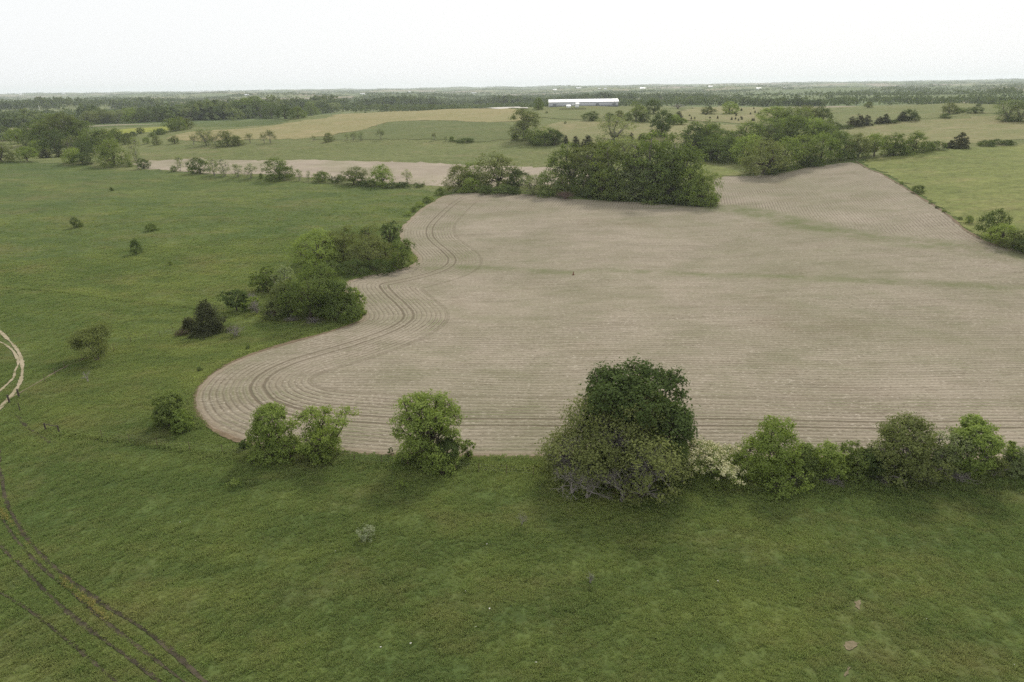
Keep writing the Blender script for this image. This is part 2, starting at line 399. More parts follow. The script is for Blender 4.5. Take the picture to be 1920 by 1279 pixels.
def psheet(name, pix, mat, dz, label, cat='field', sm=1, jit=.6):
    return sheet(name, smooth_line(ground_poly(pix), True, sm), mat, dz, label, 1.6, jit, None, cat)
psheet('hillside', [(-250, 297), (0, 303), (120, 306), (280, 320), (400, 326), (520, 338), (640, 346), (760, 352), (835, 362), (930, 358), (1100, 366), (1345, 372), (1352, 331), (1400, 328), (1470, 322), (1530, 309), (1600, 301), (1720, 287), (1850, 275), (2000, 262), (2300, 240),
 (2300, 190), (1920, 191), (1750, 192.5), (1600, 200), (1440, 202), (1300, 200), (1200, 196), (1095, 197), (1000, 200), (850, 203), (720, 207), (640, 213), (520, 233), (420, 239), (300, 236), (200, 240), (100, 252), (0, 262), (-250, 262)], M_SLOPE, .035, 'pale green grass hills rising behind the crop field', sm=0, jit=.8)
psheet('fallow_field', [(235, 301), (420, 297), (700, 304), (900, 310), (1010, 313), (1110, 318), (1130, 345), (1000, 347), (830, 350), (640, 338), (420, 327), (280, 319)], M_FALLOW, .06, 'bare brown strip field behind the hedge trees')
psheet('green_slope', [(150, 285), (260, 277), (380, 272), (560, 266), (760, 262), (960, 266), (1090, 279), (1200, 292), (1120, 315), (1010, 311), (900, 308), (700, 302), (420, 295), (235, 299)], M_SLOPE, .06, 'pale green grass slope above the brown strip field')
psheet('deep_green_meadow', [(560, 266), (690, 246), (735, 227.5), (830, 227), (955, 231), (985, 245), (965, 264), (760, 261)], M_DKMEADOW, .12, 'darker green meadow on the hill below the hay field')
psheet('hay_field', [(325, 252), (420, 243), (520, 237), (640, 216), (720, 208), (800, 205), (985, 209), (1010, 222), (955, 230), (830, 226), (734, 226), (690, 243), (600, 258), (480, 262), (380, 266), (310, 262)], M_HAY, .09, 'dry tan hay field over the hilltop')
psheet('yellow_meadow', [(185, 248), (250, 241), (320, 237), (330, 242), (290, 249), (215, 252)], M_YELLOW, .06, 'small yellow green meadow beside the shrubby hill')
psheet('valley_meadow', [(20, 226), (60, 214), (150, 208.5), (222, 209), (215, 217), (120, 223), (60, 232)], M_SLOPE, .1, 'pale meadow between two woods in the left valley')
psheet('dry_slope', [(1000, 250), (1020, 236), (1060, 228), (1140, 228), (1230, 232), (1330, 230), (1440, 240), (1400, 262), (1300, 272), (1150, 268), (1080, 272), (1040, 262)], M_TAN, .07, 'dry tan grass slope below the long barn')
psheet('barnyard_grass', [(985, 208), (1020, 203), (1200, 200), (1230, 207), (1140, 224), (1040, 224), (1000, 218)], M_SLOPE, .12, 'green grass yard in front of the long barn')
psheet('dry_hillside', [(1570, 243), (1640, 234), (1720, 226), (1920, 215), (2100, 210), (2100, 252), (1900, 262), (1800, 272), (1720, 277), (1650, 268)], M_TAN, .07, 'dry grass hillside behind the long tree row')
psheet('upper_hillside', [(1555, 235), (1560, 205), (1650, 198), (1760, 192), (1920, 192), (2100, 192), (2100, 205), (1920, 212), (1720, 223), (1640, 231)], M_SLOPE, .07, 'pale green upper hillside with scattered cedars')
psheet('cedar_slope', [(1260, 225), (1290, 203), (1360, 198), (1450, 203), (1480, 212), (1420, 232), (1340, 228)], M_TAN, .13, 'rough dry slope dotted with tiny cedars')
psheet('hill_pasture', [(1608, 301), (1720, 288), (1850, 276), (1990, 263), (2150, 250), (2300, 515), (2000, 479), (1900, 466), (1858, 455), (1826, 437), (1794, 411), (1744, 376), (1694, 344), (1644, 318)], M_BRIGHT, .09, 'bright yellow green pasture right of the crop field')
psheet('draw_meadow', [(1280, 300), (1310, 298), (1345, 312), (1385, 322), (1395, 330), (1340, 330), (1290, 330)], M_BRIGHT, .09, 'small bright meadow between two clumps of trees', jit=.3)
psheet('gravel_drive', [(832, 202.6), (900, 201.6), (990, 202.4), (990, 204.6), (900, 204), (832, 204.4)], soil_mat('pale_gravel', (.55, .52, .47), (.45, .42, .37), 6), .2, 'pale gravel drive along the hilltop', 'road', 0, .1)

# ruts and tracks
def ribbon(name, pix, width, mat, dz, label, wig=.12, cat='track'):
    L = resample(smooth_line(ground_poly(pix), False, 3), False, lambda d: .35)
    t = np.gradient(L, axis=0); t /= np.hypot(t[:, 0], t[:, 1])[:, None] + 1e-9; n = np.stack([-t[:, 1], t[:, 0]], 1)
    s = np.arange(len(L)); wv = width * (1 + .45 * np.sin(s * .23 + RNG.uniform(0, 6)) * np.sin(s * .071 + 1) + RNG.normal(0, .22, len(L))).clip(.15, 2)
    off = wig * np.sin(s * .11 + RNG.uniform(0, 6))
    A = L + n * (off + wv / 2)[:, None]; B = L + n * (off - wv / 2)[:, None]
    V = np.vstack([A, B]); Z = height(V[:, 0], V[:, 1]) + dz; k = len(L); i = np.arange(k - 1)
    F = np.stack([i, i + 1, i + k + 1, i + k], 1)
    me = new_mesh(name, np.c_[V, Z], F[:, ::-1], mat, smooth=True)
    if me.polygons[0].normal.z < 0: me.flip_normals()
    link(name, me, kind='structure', label=label, category=cat); return L
BARE = []
BARE.append((ribbon('dirt_track', [(-40, 590), (0, 618), (20, 643), (38, 665), (45, 688), (41, 710), (27, 735), (2, 762), (-25, 800)], .5, M_DIRT, .07, 'pale dirt lane bending past the fence corner'), .45))
BARE.append((ribbon('dirt_track', [(-40, 630), (2, 640), (22, 654), (31, 672), (34, 684), (27, 697), (29, 708), (14, 722), (-4, 738), (-35, 760)], .38, M_DIRT, .074, 'second pale wheel track of the bending dirt lane'), .36))
BARE.append((ribbon('cow_path', [(10, 752), (45, 732), (75, 715), (110, 694), (152, 676), (175, 668)], .28, M_EDGE_L, .07, 'narrow worn cow path along the wire fence'), .3))
RUTS = [[(-20, 860), (5, 885), (12, 945), (45, 1010), (112, 1072), (192, 1133), (292, 1197), (400, 1290)],
        [(-30, 930), (6, 975), (35, 1015), (82, 1070), (150, 1128), (215, 1178), (285, 1228), (360, 1290)],
        [(-30, 990), (0, 1025), (52, 1075), (105, 1125), (172, 1185), (262, 1252), (310, 1290)],
        [(-60, 1080), (30, 1125), (110, 1190), (180, 1245), (235, 1290)]]
for q, pl in enumerate(RUTS):
    BARE.append((ribbon('wheel_rut', pl, (.40, .26, .34, .26)[q], M_RUT, .05, ('deepest dark wheel rut curving along the lower pasture', 'wheel rut fringed with yellow flowering weeds', 'dark narrow wheel rut left of the flowering rut', 'faint outermost wheel rut with bare soil')[q]), (.27, .2, .24, .2)[q]))
for pl in ([(0, 880), (3, 860), (-6, 820), (-10, 790)], [(28, 775), (45, 800), (70, 815), (95, 830)]):
    ribbon('soil_scar', pl, .3, M_RUT, .045, 'short dark soil scar beside the fence corner')
def patch(pix, label):
    P = ground_poly(pix); BARE.append((np.vstack([P, P[:1]]), .25))
    sheet('bare_patch', smooth_line(P, True, 2), M_EDGE_L, .05, label, .5, .3, None, 'ground')
patch([(1580, 1206), (1604, 1203), (1612, 1208), (1598, 1222), (1585, 1220)], 'bare tan soil patch worn in the pasture grass')
patch([(1601, 1128), (1612, 1124), (1616, 1142), (1606, 1144)], 'small bare soil streak above the bare tan patch')
patch([(1586, 1255), (1592, 1250), (1590, 1269), (1578, 1271)], 'thin bare soil streak below the bare tan patch')
for pix, lab in (([(362, 771), (358, 746), (375, 719), (400, 698), (440, 677), (490, 658), (545, 642), (600, 628), (645, 614), (674, 604)], 'brown soil lip where pasture meets the curved field edge'),
                 ([(1604, 303), (1640, 321), (1690, 347), (1740, 379), (1790, 414), (1822, 440), (1855, 458), (1900, 468)], 'brown weedy soil strip between field and hill pasture'),
                 ([(363, 772), (380, 796), (410, 813), (450, 829), (500, 839), (560, 846), (640, 851), (700, 855), (780, 859), (900, 858), (1030, 858)], 'brown soil lip along the fence side of the field')):
    ribbon('soil_edge', pix, .7, M_EDGE, .10, lab, .1)

# ------------------------------------------------------------------ trees: meshes
def leaf_mat(name, dark, mid, light, trans=.42, hue=.25):
    g = G(name); tone = g.attr('tone').outputs['Fac']; rnd = g.n('ShaderNodeObjectInfo').outputs['Random']
    v = g.math('ADD', g.math('MULTIPLY', tone, .66), g.math('MULTIPLY', rnd, .42), clamp=True)
    cr = g.n('ShaderNodeValToRGB'); g.put(cr.inputs[0], v); e = cr.color_ramp.elements
    e[0].color = (*dark, 1); e[1].color = (*light, 1); q = e.new(.55); q.color = (*mid, 1)
    col = g.mix(g.math('MULTIPLY', g.math('FRACT', g.math('MULTIPLY', rnd, 7.3)), hue), cr.outputs[0], g.mix(1.0, cr.outputs[0], (1.14, 1.0, .82), 'MULTIPLY'))
    d = g.n('ShaderNodeBsdfDiffuse'); g.put(d.inputs[0], col); t = g.n('ShaderNodeBsdfTranslucent'); g.put(t.inputs[0], g.mix(1.0, col, (1.1, 1.15, .6), 'MULTIPLY'))
    mx = g.n('ShaderNodeMixShader'); mx.inputs[0].default_value = trans
    g.t.links.new(d.outputs[0], mx.inputs[1]); g.t.links.new(t.outputs[0], mx.inputs[2])
    return g.done(mx.outputs[0])
L_MID = leaf_mat('leaf_mid_green', (0.085, 0.117, 0.038), (0.151, 0.198, 0.064), (0.226, 0.273, 0.091))
L_DARK = leaf_mat('leaf_dark_green', (0.055, 0.080, 0.028), (0.095, 0.130, 0.045), (0.150, 0.188, 0.064), .25)
L_LIGHT = leaf_mat('leaf_light_green', (0.133, 0.179, 0.047), (0.217, 0.282, 0.079), (0.302, 0.368, 0.113), .4)
L_OLIVE = leaf_mat('leaf_olive_green', (0.098, 0.120, 0.042), (0.155, 0.180, 0.066), (0.215, 0.240, 0.090), .3)
L_PALE = leaf_mat('leaf_pale_grey_green', (0.160, 0.198, 0.091), (0.226, 0.268, 0.122), (0.311, 0.339, 0.170), .35)
L_CEDAR = leaf_mat('cedar_needles', (0.050, 0.058, 0.028), (0.080, 0.086, 0.042), (0.120, 0.118, 0.058), .1)
L_FAR = leaf_mat('leaf_far_wood', (0.052, 0.076, 0.030), (0.091, 0.122, 0.047), (0.138, 0.168, 0.062), .25)
L_BLOSSOM = leaf_mat('cream_blossom', (.38, .36, .20), (.52, .49, .30), (.64, .61, .42), .2, .1)
L_WEED = leaf_mat('pale_weed_leaf', (.16, .20, .11), (.24, .28, .17), (.34, .37, .25), .3)
L_YELLOW = leaf_mat('yellow_weed_flower', (.20, .18, .06), (.29, .25, .085), (.37, .32, .12), .2)
def bark_mat(name, a, b):
    g = G(name); tc = g.n('ShaderNodeTexCoord').outputs['Object']
    col = g.mix(g.noise(g.vmul(tc, (6, 6, 1.2)), 2.0, 5, .7, .35, .65), a, b)
    return g.done(g.bsdf(col, .95, .1, g.bump(g.noise(g.vmul(tc, (9, 9, 1.5)), 3.0, 4), .6, .04)))
B_BROWN = bark_mat('brown_bark', (.075, .058, .042), (.14, .115, .09))
B_GREY = bark_mat('grey_bark', (.17, .15, .13), (.29, .265, .24))
B_DEAD = bark_mat('dead_grey_wood', (.20, .175, .155), (.33, .30, .275))
B_RUST = bark_mat('dead_rusty_twigs', (.13, .085, .065), (.22, .155, .125))

def tube(path, rad, n=5):
    path = np.asarray(path, float); k = len(path); V = []; F = []
    for i, p in enumerate(path):
        t = path[min(i + 1, k - 1)] - path[max(i - 1, 0)]; t = t / (np.linalg.norm(t) + 1e-9)
        a = np.cross(t, (0, 0, 1.)) if abs(t[2]) < .9 else np.cross(t, (1., 0, 0)); a /= np.linalg.norm(a); b = np.cross(t, a)
        for j in range(n):
            an = 6.2832 * j / n; V.append(p + rad[i] * (math.cos(an) * a + math.sin(an) * b))
    for i in range(k - 1):
        for j in range(n):
            F.append((i * n + j, i * n + (j + 1) % n, (i + 1) * n + (j + 1) % n, (i + 1) * n + j))
    return V, F
class Wood:
    def __init__(s): s.V = []; s.F = []
    def add(s, path, rad, n=5):
        v, f = tube(path, rad, n); o = len(s.V); s.V += v; s.F += [tuple(x + o for x in q) for q in f]
def bent(a, b, rng, amt=.08, k=4, sag=0.):
    a = np.asarray(a, float); b = np.asarray(b, float); L = np.linalg.norm(b - a); P = []
    o = rng.normal(0, amt * L, 3)
    for i in range(k + 1):
        t = i / k; p = a + (b - a) * t + o * math.sin(math.pi * t); p[2] += sag * L * math.sin(math.pi * t); P.append(p)
    return P
def leaves(C, Nn, S, rng, aspect=.62):
    n = len(C); t = rng.normal(0, 1, (n, 3)); t -= (t * Nn).sum(1)[:, None] * Nn; t /= np.linalg.norm(t, axis=1)[:, None] + 1e-9
    b = np.cross(Nn, t); S = np.asarray(S)[:, None]
    V = np.stack([C + t * S * .5, C + b * S * .5 * aspect, C - t * S * .5, C - b * S * .5 * aspect], 1).reshape(-1, 3)
    return V, np.arange(4 * n).reshape(n, 4)
def unit(v): return v / (np.linalg.norm(v, axis=-1, keepdims=True) + 1e-9)

def make_tree(kind, w, h, seed, nleaf, leaf, lmat, bmat, base=.15, lobes=8, lobe_r=(.24, .36), rc=.07, lpc=26, twig=.5, stems=1, spread=.62, flat=.85, lowz=-.8, squash=1.0):
    """returns (trunk mesh, crown mesh); crown is leaves set in clusters over several lobes"""
    rng = np.random.default_rng(seed); W = Wood(); hw = w / 2
    if kind == 'cedar':
        nc = nleaf // lpc; C = []; D = []
        u = 1 - np.sqrt(rng.uniform(0, 1, nc)); z = base * h * .5 + u * (h * .97 - base * h * .5)
        a = rng.uniform(0, 6.283, nc); prof = (1 - u) ** .6 * (.82 + .18 * np.sin(u * 19 + seed)) ; rr = hw * prof * rng.uniform(.5, 1.22, nc) * (1 + .16 * np.sin(a * 3 + seed))
        C = np.stack([rr * np.cos(a), rr * np.sin(a), z], 1); D = unit(np.stack([np.cos(a), np.sin(a), np.full(nc, .55)], 1))
        W.add([(0, 0, -.3), (0, 0, h * .5), (0, 0, h * .93)], [.035 * w + .05, .02 * w + .03, .01], 6)
        for k in range(26):
            zz = rng.uniform(.08, .75) * h; aa = rng.uniform(0, 6.28); q = hw * .8 * (1 - zz / h) ** .75
            W.add(bent((0, 0, zz * .95), (q * math.cos(aa), q * math.sin(aa), zz + q * .3), rng, .04, 2), [.04, .025, .008], 4)
        flatn = .8
    else:
        z0 = base * h; Lc = []; Lr = []
        for k in range(lobes):
            r = rng.uniform(*lobe_r) * w; a = 6.283 * (k / lobes * 2.4 + rng.uniform(0, .3)); f = math.sqrt(rng.uniform(0.02, 1)) * spread
            zf = rng.uniform(0, 1) if k else 1.0
            if kind == 'vase': f *= .35 + .65 * zf
            if kind == 'dome': f *= math.sqrt(max(0.05, 1 - zf ** 2 * .85))
            if kind == 'cone': f *= 1 - .8 * zf; r *= 1 - .35 * zf
            zc = z0 + r * flat * .8 + zf * max(.01, h - z0 - r * flat * 1.8)
            Lc.append((hw * f * math.cos(a), hw * f * math.sin(a), zc)); Lr.append(r)
        Lc = np.array(Lc); Lr = np.array(Lr)
        nc = max(6, nleaf // lpc); C = np.zeros((0, 3)); D = np.zeros((0, 3))
        while len(C) < nc:
            m = nc * 3; li = rng.choice(lobes, m, p=Lr ** 2 / (Lr ** 2).sum()); d = unit(rng.normal(0, 1, (m, 3))); d[:, 2] = np.where(d[:, 2] < lowz, -d[:, 2], d[:, 2])
            c = Lc[li] + d * (Lr[li] * rng.uniform(.72, 1.06, m))[:, None] * (1, 1, flat)
            dd = np.linalg.norm((c[:, None] - Lc[None]) / (1, 1, flat), axis=2) / Lr[None]; dd[np.arange(m), li] = 9
            ok = (dd.min(1) > .68) & (c[:, 2] > .03 * h) & (c[:, 2] < h * 1.02)
            C = np.vstack([C, c[ok]]); D = np.vstack([D, d[ok]])
        C = C[:nc]; D = D[:nc]
        lo, hi = np.percentile(C, 3, 0), np.percentile(C, 97, 0); mid = (lo + hi) / 2; rcw0 = rc * w
        fit = np.array([(w - 1.6 * rcw0) / (hi[0] - lo[0]), (w - 1.6 * rcw0) / (hi[1] - lo[1]), 1.0])
        zb = max(base * h, .03 * h + rcw0 * .5); fit[2] = (h - rcw0 * .6 - zb) / (hi[2] - lo[2])
        org = np.array([mid[0], mid[1], lo[2]]); new = np.array([0, 0, zb])
        C = (C - org) * fit + new; Lc = (Lc - org) * fit + new
        tr = .028 * h + .02 * w * .5
        if stems == 1:
            top = np.array([rng.normal(0, .03) * w, rng.normal(0, .03) * w, max(z0, .12 * h) + .12 * h]); W.add(bent((0, 0, -.3), top, rng, .05, 4), [tr * 1.25, tr, tr * .9, tr * .85, tr * .75], 7)
            for c, r in zip(Lc, Lr):
                W.add(bent(top - (0, 0, .06 * h), c, rng, .1, 4, .06), [tr * .6, tr * .5, tr * .4, tr * .28, tr * .16], 5)
        else:
            for k in range(stems):
                c = Lc[k % lobes]; a = rng.uniform(0, 6.28); q = rng.uniform(.02, .1) * w
                W.add(bent((q * math.cos(a), q * math.sin(a), -.2), c, rng, .07, 4, .05), np.array([.6, .5, .42, .3, .15]) * tr * .9, 5)
        nt_ = int(len(C) * twig)
        for i in rng.choice(len(C), nt_, replace=False):
            k = np.argmin(((Lc - C[i]) ** 2).sum(1)); W.add(bent(Lc[k], C[i], rng, .1, 2, .05), [tr * .15 + .008, tr * .09 + .006, .004 + tr * .02], 3)
        flatn = .75
    n = nc * lpc; ci = np.repeat(np.arange(nc), lpc); rcw = rc * w * rng.uniform(.6, 1.3, nc)
    off = rng.normal(0, 1, (n, 3)) * rcw[ci][:, None] * (1, 1, flatn)
    P = C[ci] + off; Nn = unit(D[ci] * .85 + rng.normal(0, .45, (n, 3)) + (0, 0, .35)); P[:, 2] = np.maximum(P[:, 2], .05)
    S = leaf * rng.uniform(.6, 1.35, n); V, F = leaves(P, Nn, S, rng)
    tone = (rng.uniform(0, 1, nc)[ci] * .55 + rng.uniform(0, 1, n) * .45); 
    crown = new_mesh('crown', V, F, lmat, {'tone': np.repeat(tone, 4)})
    trunk = new_mesh('trunk', W.V, W.F, bmat, smooth=True)
    return trunk, crown

def make_twiggy(w, h, seed, bmat, lmat=None, nleaf=0, leaf=.2, depth=5, stems=3, lean=0., spread=.55):
    """bare branching wood, recursively forked, with an optional thin scatter of leaves at the tips"""
    rng = np.random.default_rng(seed); W = Wood(); tips = []
    def grow(p, d, L, r, k):
        q = p + d * L; W.add(bent(p, q, rng, .07, 2), [r, r * .8, r * .62], 5 if k > 3 else 3)
        if k == 0: tips.append(q); return
        if k <= 2: tips.append(q)
        for _ in range(rng.integers(2, 4)):
            nd = unit(d + rng.normal(0, spread, 3) + np.array([lean * .2, 0, .10])); nd[2] = max(nd[2], -.15)
            grow(q, nd, L * rng.uniform(.62, .85), r * .6, k - 1)
    for s in range(stems):
        a = rng.uniform(0, 6.28); d = unit(np.array([math.cos(a) * (.35 if stems > 1 else .08) + lean, math.sin(a) * (.35 if stems > 1 else .08), 1.0]))
        grow(np.array([0, 0, -.2]), d, h * .3, .016 * h + .03, depth)
    V = np.array(W.V); ext = max(np.ptp(V[:, 0]), np.ptp(V[:, 1])); sx = w / ext; sz = h / V[:, 2].max()
    V[:, :2] *= sx; V[:, 2] *= np.where(V[:, 2] > 0, sz, 1); V[:, 2] = np.maximum(V[:, 2], -.25)
    trunk = new_mesh('trunk', V, W.F, bmat, smooth=True); crown = None
    if nleaf:
        T = np.array(tips) * (sx, sx, sz); ci = rng.integers(0, len(T), nleaf)
        P = T[ci] + rng.normal(0, .05 * w, (nleaf, 3)); P[:, 2] = np.maximum(P[:, 2], .05)
        V2, F2 = leaves(P, unit(rng.normal(0, .7, (nleaf, 3)) + (0, 0, .5)), leaf * rng.uniform(.6, 1.3, nleaf), rng)
        crown = new_mesh('crown', V2, F2, lmat, {'tone': np.repeat(rng.uniform(0, 1, nleaf), 4)})
    return trunk, crown

# prototypes, each with its own real size (w, h); copies are scaled a little about it
PROTO = {}
def proto(key, w, h, trunk, crown): PROTO.setdefault(key, []).append((w, h, trunk, crown))
for s in range(3):      # middle distance, 8-20 m trees
    proto('round', 12, 12, *make_tree('dome', 12, 12, 10 + s, 5200, .52, L_MID, B_BROWN, .03, 10, (.22, .32), .055, 24, .15))
    proto('tall', 13, 18, *make_tree('round', 13, 18, 20 + s, 6600, .60, (L_MID, L_LIGHT, L_OLIVE)[s], B_GREY, .03, 14, (.18, .29), .055, 24, .2))
    proto('olive', 12, 12, *make_tree('dome', 12, 12, 30 + s, 5200, .50, L_OLIVE, B_BROWN, .02, 10, (.22, .33), .055, 24, .2))
    proto('light', 11, 10, *make_tree('dome', 11, 10, 40 + s, 4600, .48, L_LIGHT, B_BROWN, .03, 10, (.2, .31), .055, 24, .15))
    proto('pale', 12, 15, *make_tree('round', 12, 15, 50 + s, 4600, .50, L_PALE, B_GREY, .06, 11, (.18, .28), .06, 22, .35))
    proto('dark', 9, 8, *make_tree('dome', 9, 8, 60 + s, 3600, .46, L_DARK, B_BROWN, .03, 8, (.25, .36), .06, 24, .1))
    proto('cedar', 6, 8, *make_tree('cedar', 6, 8, 70 + s, 3200, .42, L_CEDAR, B_BROWN, .05, rc=.05))
    proto('airy', 7, 9, *make_tree('vase', 7, 9, 80 + s, 1100, .42, L_PALE, B_GREY, .22, 7, (.16, .26), .07, 14, .9, stems=3))
    proto('shrub', 5, 3.6, *make_tree('dome', 5, 3.6, 90 + s, 1700, .34, L_MID, B_BROWN, .0, 7, (.24, .36), .07, 20, .1, stems=4))
    proto('shrub_light', 5, 3.6, *make_tree('dome', 5, 3.6, 100 + s, 1700, .34, L_LIGHT, B_BROWN, .0, 7, (.24, .36), .07, 20, .1, stems=4))
    proto('shrub_dark', 5, 3.6, *make_tree('dome', 5, 3.6, 110 + s, 1700, .34, L_DARK, B_BROWN, .0, 7, (.24, .36), .07, 20, .1, stems=4))
    proto('grey', 6, 6, *make_twiggy(6, 6, 120 + s, B_GREY, L_OLIVE, 900, .30, 5, 3))
    proto('hedge', 8, 3.0, *make_tree('round', 8, 3.0, 130 + s, 2400, .36, L_DARK, B_BROWN, .0, 9, (.16, .24), .05, 22, .05, stems=4, spread=.8, flat=.6))

def place(px, py, wpx, hpx, key, name, label, cat, group=None, rot=None, meshes=None, size=None, seed=None, dpt=1.0):
    """a tree or shrub standing on the ground seen at that spot; its real size follows from its distance"""
    p = pick(px, py); s = mpp(p); d = math.hypot(p[0], p[1]); dep = math.atan2(CAM_H - p[2], d)
    Wd = wpx * s; H = max(.35 * Wd * .5, (hpx * s - .25 * Wd * math.sin(dep)) / math.cos(dep))
    if meshes is None:
        rs_ = random.Random(int(px * 7 + py * 13)); w0, h0, tr, cr = rs_.choice(PROTO[key]); rot = rs_.uniform(0, 6.28) if rot is None else rot
    else: w0, h0, tr, cr = meshes; rot = 0 if rot is None else rot
    r = link(name, None, None, (p[0], p[1], p[2] - .02)); r.empty_display_size = .5
    r.rotation_euler = (0, 0, rot); r.scale = (Wd / w0, Wd / w0 * dpt, H / h0)
    r['label'] = label; r['category'] = cat
    if group: r['group'] = group
    if tr: link('trunk', tr, r)
    if cr: link('crown', cr, r)
    return r
def real_size(px, py, wpx, hpx):
    p = pick(px, py); s = mpp(p); d = math.hypot(p[0], p[1]); dep = math.atan2(CAM_H - p[2], d); Wd = wpx * s
    return Wd, (hpx * s - .25 * Wd * math.sin(dep)) / math.cos(dep)
def unique(px, py, wpx, hpx, name, label, cat, gen, group=None, rot=0.):
    w, h = real_size(px, py, wpx, hpx); tr, cr = gen(w, h)
    return place(px, py, wpx, hpx, None, name, label, cat, group, rot, (w, h, tr, cr))

# ---- near trees along the lower field edge, each its own shape
T = make_tree
unique(318, 798, 52, 60, 'bush_tree', 'dense rounded green bush tree at the curved field tip', 'tree', lambda w, h: T('dome', w, h, 201, 9000, .26, L_MID, B_BROWN, .0, 10, (.22, .32), .05, 26, .1, stems=4))
unique(341, 808, 34, 40, 'shrub', 'smaller light shrub leaning on the rounded bush tree', 'shrub', lambda w, h: T('dome', w, h, 202, 4200, .22, L_LIGHT, B_BROWN, .0, 7, (.24, .34), .055, 24, .15, stems=4))
unique(458, 842, 17, 18, 'shrub', 'tiny dark shrub between bush tree and feathery tree', 'shrub', lambda w, h: T('dome', w, h, 203, 1500, .17, L_DARK, B_BROWN, .0, 6, (.26, .36), .06, 20, .1, stems=3))
unique(517, 852, 82, 92, 'feathery_tree', 'upright feathery green tree with leafy skirt to the ground', 'tree', lambda w, h: T('dome', w, h, 204, 14000, .23, L_LIGHT, B_BROWN, .0, 38, (.14, .22), .040, 24, .4, lowz=-.4))
unique(612, 852, 88, 84, 'feathery_tree', 'open feathery tree with spreading top and bare trunk showing', 'tree', lambda w, h: T('vase', w, h, 205, 10500, .24, L_LIGHT, B_BROWN, .06, 34, (.11, .18), .042, 24, .7, spread=.92, flat=.55))
unique(566, 846, 10, 12, 'weed_clump', 'little brown weed tuft between two feathery trees', 'weed', lambda w, h: make_twiggy(w, h, 206, B_RUST, L_OLIVE, 120, .14, 3, 4))
unique(733, 853, 10, 14, 'weed_clump', 'little upright weed at field edge beside fence post', 'weed', lambda w, h: T('dome', w, h, 207, 400, .14, L_DARK, B_BROWN, .0, 4, (.26, .36), .06, 16, .1, stems=3))
unique(806, 867, 108, 126, 'ash_tree', 'tall oval feathery tree with visible forked trunk', 'tree', lambda w, h: T('round', w, h, 208, 19000, .25, L_LIGHT, B_BROWN, .03, 55, (.10, .17), .040, 24, .75, spread=.8, lowz=-.5))
unique(836, 870, 48, 48, 'bush', 'dark round bush at the foot of tall oval tree', 'shrub', lambda w, h: T('dome', w, h, 209, 5600, .2, L_DARK, B_BROWN, .0, 8, (.24, .34), .055, 26, .1, stems=4))
unique(878, 860, 24, 34, 'sapling', 'slim light sapling beside the tall oval tree', 'sapling', lambda w, h: T('vase', w, h, 210, 1100, .2, L_LIGHT, B_BROWN, .2, 7, (.18, .26), .06, 16, .9))
# the great pair
unique(1190, 856, 178, 168, 'cottonwood_tree', 'tallest dark glossy tree rising behind the grey branched tree', 'tree', lambda w, h: T('round', w, h, 216, 30000, .38, L_DARK, B_BROWN, .10, 34, (.14, .22), .036, 28, .5, spread=.84, lowz=-.5))
def osage(w, h):
    tr, cr = T('dome', w, h, 212, 30000, .27, L_OLIVE, B_GREY, .0, 24, (.14, .22), .032, 28, .75, stems=9, spread=.82, lowz=-.3)
    return tr, cr
OS = unique(1145, 892, 236, 158, 'hedge_tree', 'broad olive hedge tree with grey dead lower branches', 'tree', osage)
w_, h_ = real_size(1145, 892, 236, 158)
for k, (dx, dy, ww, hh, sd) in enumerate(((-.33, -.22, .42, .5, 1), (-.22, -.30, .4, .42, 2), (.05, -.36, .42, .45, 3), (.22, -.3, .34, .4, 4), (-.18, -.12, .4, .74, 5))):
    tw, _ = make_twiggy(w_ * ww, h_ * hh, 220 + sd, B_DEAD, None, 0, .2, 5, 4, 0, .6)
    o = link('dead_branch', tw, OS, (dx * w_, dy * w_, 0)); o.rotation_euler = (R(16), 0, sd)
unique(1264, 886, 52, 60, 'bush', 'dark leafy bush between hedge tree and blossoming shrub', 'shrub', lambda w, h: T('dome', w, h, 213, 6800, .22, L_MID, B_BROWN, .0, 9, (.22, .32), .05, 26, .2, stems=5))
def blossom(w, h):
    tr, cr = T('dome', w, h, 214, 8000, .2, L_MID, B_BROWN, .0, 14, (.14, .2), .035, 26, .1, stems=5, spread=.85)
    return tr, cr
BL = unique(1334, 890, 116, 58, 'blossom_shrub', 'wide shrub covered in cream blossom beside the hedge tree', 'shrub', blossom)
w_, h_ = real_size(1330, 888, 112, 54)
rng = np.random.default_rng(5); me = [c for c in BL.children if c.name.startswith('crown')][0].data
co = np.empty(len(me.vertices) * 3, np.float32); me.vertices.foreach_get('co', co); co = co.reshape(-1, 4, 3).mean(1)
top = co[(co[:, 2] > h_ * .38) & (rng.uniform(0, 1, len(co)) < .75)]
cl = top[rng.choice(len(top), 520)]; bp = np.repeat(cl, 12, 0) + rng.normal(0, .13, (520 * 12, 3)) + (0, -.06, .09)
V, F = leaves(bp, unit(rng.normal(0, .5, bp.shape) + (0, -.3, .7)), rng.uniform(.10, .22, len(bp)), rng, .9)
link('blossoms', new_mesh('blossoms', V, F, L_BLOSSOM, {'tone': np.repeat(rng.uniform(0, 1, len(bp)), 4)}), BL, kind='stuff')
unique(1440, 899, 112, 112, 'cone_tree', 'full cone shaped green tree standing out of the hedge', 'tree', lambda w, h: T('cone', w, h, 215, 17000, .23, L_LIGHT, B_BROWN, .0, 40, (.13, .20), .036, 26, .2, stems=4, spread=.7))
